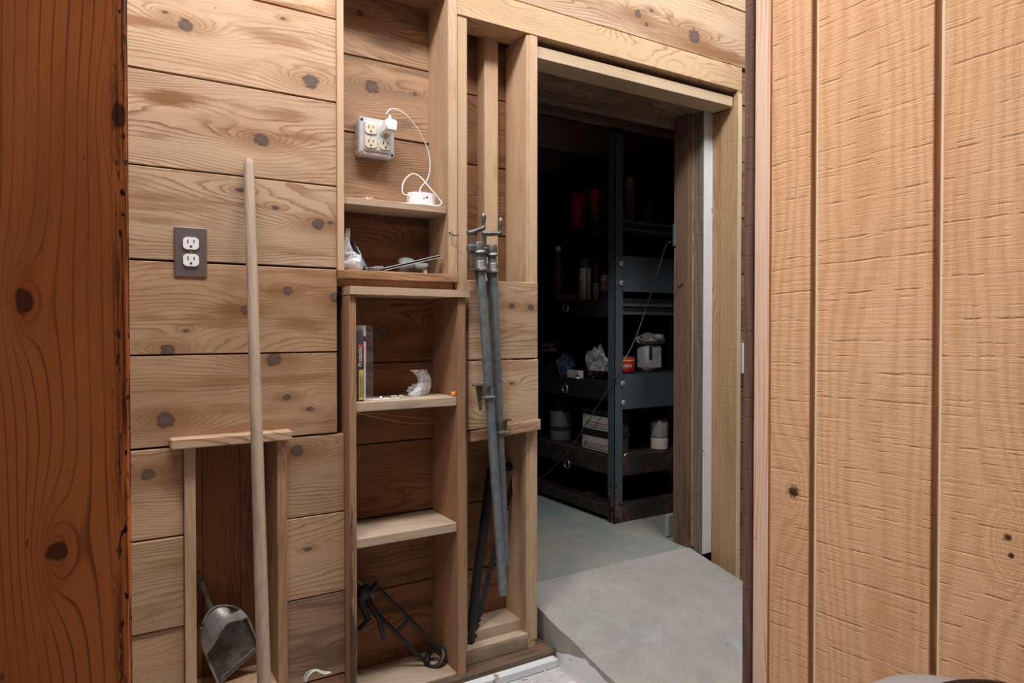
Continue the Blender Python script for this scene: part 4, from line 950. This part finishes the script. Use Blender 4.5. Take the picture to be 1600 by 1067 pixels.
# third shelf, left bay
zc_ = H(-.24)+.0006
def crate(name, label, px0, px1, pt, X, mat, cat='box', zb=zc_, dx=.05):
    a_, b_ = PX(px0, 500, X), PX(px1, 500, X); t_ = PX((px0+px1)/2, pt, X)
    t = empty(name, (X, (a_.y+b_.y)/2, zb), label, cat)
    MB().box((X, min(a_.y, b_.y), zb), (X+dx, max(a_.y, b_.y), t_.z), .0015).build('box_body', mat, t)
    return t, min(a_.y, b_.y), max(a_.y, b_.y), t_.z
t, y0, y1, zt = crate('black_carton', 'black carton with a yellow stripe at the left end of the third shelf', 845, 870, 534, ax0+.10, M['black'])
MB().box((ax0+.0985, y0+.004, zt-.052), (ax0+.10, y1-.004, zt-.040)).build('yellow_stripe', M['yellow'], t); MB().box((ax0+.0983, y0+.004, zt-.040), (ax0+.0999, y0+.06, zt-.030)).build('pale_panel', M['paper'], t)
for i in range(3): MB().box((ax0+.0985, y0+.010+.01*i, zt-.012-.007*i), (ax0+.10, y1-.012, zt-.009-.007*i)).build('print_line', M['txtwhite'], t)
t, y0, y1, zt = crate('dark_carton', 'dark blue carton below the striped black carton', 843, 861, 559, ax0+.055, plain('dark blue carton', (.03,.035,.06), .5), dx=.04)
t, y0, y1, zt = crate('grey_carton', 'small grey and pink carton on the third shelf', 886, 904, 579, ax0+.012, M['ltgrey'], dx=.03)
MB().box((ax0+.0105, y0+.001, zc_+.008), (ax0+.012, y0+.028, zt-.002)).build('pink_label', M['pink'], t)
def bagat(name, label, px, py, rx, X, mat, seed, rz, cat='bag', amp=.3, top=.2, Y=None, zb=zc_):
    q = PX(px, py, X) if X else PY(px, py, Y)
    o = MB().blob((q.x, q.y, zb+rz*.82), (rx*.8, rx, rz), amp, 2.6, 3, seed, top).build(name, mat, None, True)
    return tag(o, label, cat)
sb_ = bagat('plastic_bag', 'large crumpled clear plastic bag beside the steel post on the third shelf', 934, 565, .062, ax0+.10, M['bag'], 11, .082)
MB().blob((sb_.location.x, sb_.location.y-.005, zc_+.028), (.035, .045, .026), .2, 3, 2, 14).build('bag_contents', plain('orange brown stuff', (.30,.12,.06), .7), sb_, True)
bagat('plastic_bag', 'small blue tinted plastic bag in the middle of the third shelf', 884, 570, .05, ax0+.09, clear('blue bag', (.35,.55,.85), .4), 12, .060)
bagat('dark_rag', 'dark brown rag heaped on the third shelf', 858, 580, .035, ax0+.05, plain('dark rag', (.06,.04,.025), .9, bumps=.5), 13, .030, 'rag', .4)
can('small_jar', 'tiny white topped jar at the shelf lip beside the grey carton', 903, 7, 586, -.24, M['white'], ax0+.012, M['black'], .5, cat='jar', group=None)
# third shelf, right bay
zr = H(-.20)+.0004
q = PY(979, 560, ay0+.05)
t, q, r_, hh, zb = can('coffee_can', 'red coffee can with white lettering on the end panel shelf', 977, 30, 556, -.198, M['red'], None, M['darksteel'], .06, Y=ay0+.055, group=None)
n_ = toC(q); rt_ = Vector((-n_.y, n_.x, 0)); rt_ = rt_ if rt_.dot(Vector((.85,-.5255,0))) > 0 else -rt_
n2 = (n_*math.cos(.25)+rt_*math.sin(.25)).normalized(); r2 = Vector((-n2.y, n2.x, 0)); r2 = r2 if r2.dot(rt_) > 0 else -r2
text('lettering', 'gers', .026, Vector((q.x, q.y, zb+hh*.42))+n2*(r_+.0006), r2, (0,0,1), M['txtwhite'], t, .0003, r_)
MB().lathe([(r_*1.003, hh*.70), (r_*1.006, hh*.71), (r_*1.006, hh*.76), (r_*1.003, hh*.77)], (q.x, q.y, zb), None, 24).build('yellow_band', M['yellow'], t, True)
pq = PY(1017, 560, ay0+.06)
pk = empty('paper_sack', (pq.x, pq.y, zr), 'printed grey white sack folded over on the shelf beside the coffee can', 'sack')
MB().box((pq.x-.055, pq.y-.03, zr), (pq.x+.055, pq.y+.05, zr+.125), .018).build('sack_body', M['packet'], pk, True)
MB().box((pq.x-.040, pq.y-.0315, zr+.055), (pq.x-.020, pq.y-.0300, zr+.115)).build('dark_panel', M['txtdark'], pk)
MB().blob((pq.x-.005, pq.y, zr+.148), (.080, .045, .027), .28, 2.4, 3, 21).build('folded_top', M['olive'], pk, True)
box('end_shelf', ax0+.047, ax0+DX-.047, ay0+.004, ay0+.30, H(-.205), H(-.2), M['darksteel'], ss, 0)
# fourth shelf
z4 = H(-.575)+.0006
can('glass_jug', 'dark glass jug with a pale label on the fourth shelf', 876, 32, 624, -.575, plain('dark jug', (.05,.05,.05), .25), XS, M['darksteel'], .06, bands=[(.36,.72,plain('faded label', (.20,.21,.20), .7)),(.02,.25,plain('faded blue label', (.16,.18,.24), .7))], cat='jug', neck=True, group=None)
for k, (pt, pb) in enumerate(((676, 714), (642, 676))):
    Xt = ax0+.030
    a_, b_ = PX(909, 690, Xt), PX(951, 690, Xt); zt_ = z4+.098*(k+1)-.001; zb_ = z4+.098*k
    lb = 'lower of two square tins with cream labels stacked on the fourth shelf' if k == 0 else 'upper of two square tins with cream labels stacked on the fourth shelf'
    t = empty('square_tin', (Xt+.05, (a_.y+b_.y)/2, zb_), lb, 'tin', 'stacked square tins')
    y0, y1 = ay0+.052, a_.y-.004*k
    MB().box((Xt, y0, zb_), (Xt+.10, y1, zt_-.022), .004).build('tin_body', M['tin'], t)
    MB().box((Xt-.003, y0-.003, zt_-.022), (Xt+.103, y1+.003, zt_-.001), .003).build('lid', M['darksteel'], t)
    MB().box((Xt-.0012, y0+.012, zb_+.006), (Xt, y1-.006, zt_-.028)).build('label_paper', M['cream'], t)
    MB().box((Xt-.0018, y1-.030, zt_-.046), (Xt-.0012, y1-.008, zt_-.032)).build('red_mark', M['pink'], t)
    for i in range(3): MB().box((Xt-.0018, y0+.03+.012*(i % 2), zb_+.014+.011*i), (Xt-.0012, y1-.02, zb_+.0165+.011*i)).build('print_line', M['txtdark'], t)
t, q, r_, hh, zb = can('round_tin', 'dull round tin with a white label behind the jamb on the fourth shelf', 1031, 27, 652, -.575, M['tin'], None, M['darksteel'], .08, Y=ay0+.07, bands=[(.03,.38,M['cream']),(.42,.86,plain('grey label', (.30,.29,.28), .7))], group=None, cat='tin')
rg = [PY(981, 718, ay0+.03)+Vector((.028*math.cos(t_), 0, .030*math.sin(t_))) for t_ in [math.pi*i/14 for i in range(15)]]
tag(MB().tube(rg, .002, 6).build('wire_bail', M['zinc'], None, True), 'thin wire bail handle beside the steel post', 'wire')
t, q, r_, hh, zb = can('metal_bowl', 'small tan bowl on the bottom storeroom shelf', 927, 26, 767, -.80, M['tan'], ax0+.12, None, 0, cat='bowl', group=None)

# ---- hanging cord and its box on the inner jamb
wb = PX(1052, 368, 2.004); 
ob = box('switch_box', 1.995, 2.0035, YW+.232, YW+.247, wb.z-.045, wb.z+.045, M['bluegrey'], None, .002); tag(ob, 'small grey metal box on the inner edge of the doorway jamb', 'box')
yc0 = ay0-.035
pts = [PY(1047, 378, 2.02), PY(1040, 385, 2.08), PY(1028, 425, 2.16), PY(1010, 480, yc0), PY(990, 535, yc0), PY(965, 580, yc0)] 
pts += [PX(930, 640, ax0-.02), PX(895, 695, ax0-.025), PX(860, 735, ax0-.03), PX(838, 752, ax0-.04)]
tag(MB().tube(curve_pts(pts), .0025, 8).build('hanging_cord', M['cordgrey'], None, True), 'thin dark cord sagging across the steel shelving in the doorway', 'cord')
# loose wire stub by the inner jamb
q = PX(1060, 449, 2.003); tag(MB().tube([q, q+Vector((-.006,-.012,.006)), q+Vector((-.004,-.03,.012))], .0022, 6).build('wire_stub', M['black'], None, True), 'short black wire stub sticking out of the brown jamb', 'wire')
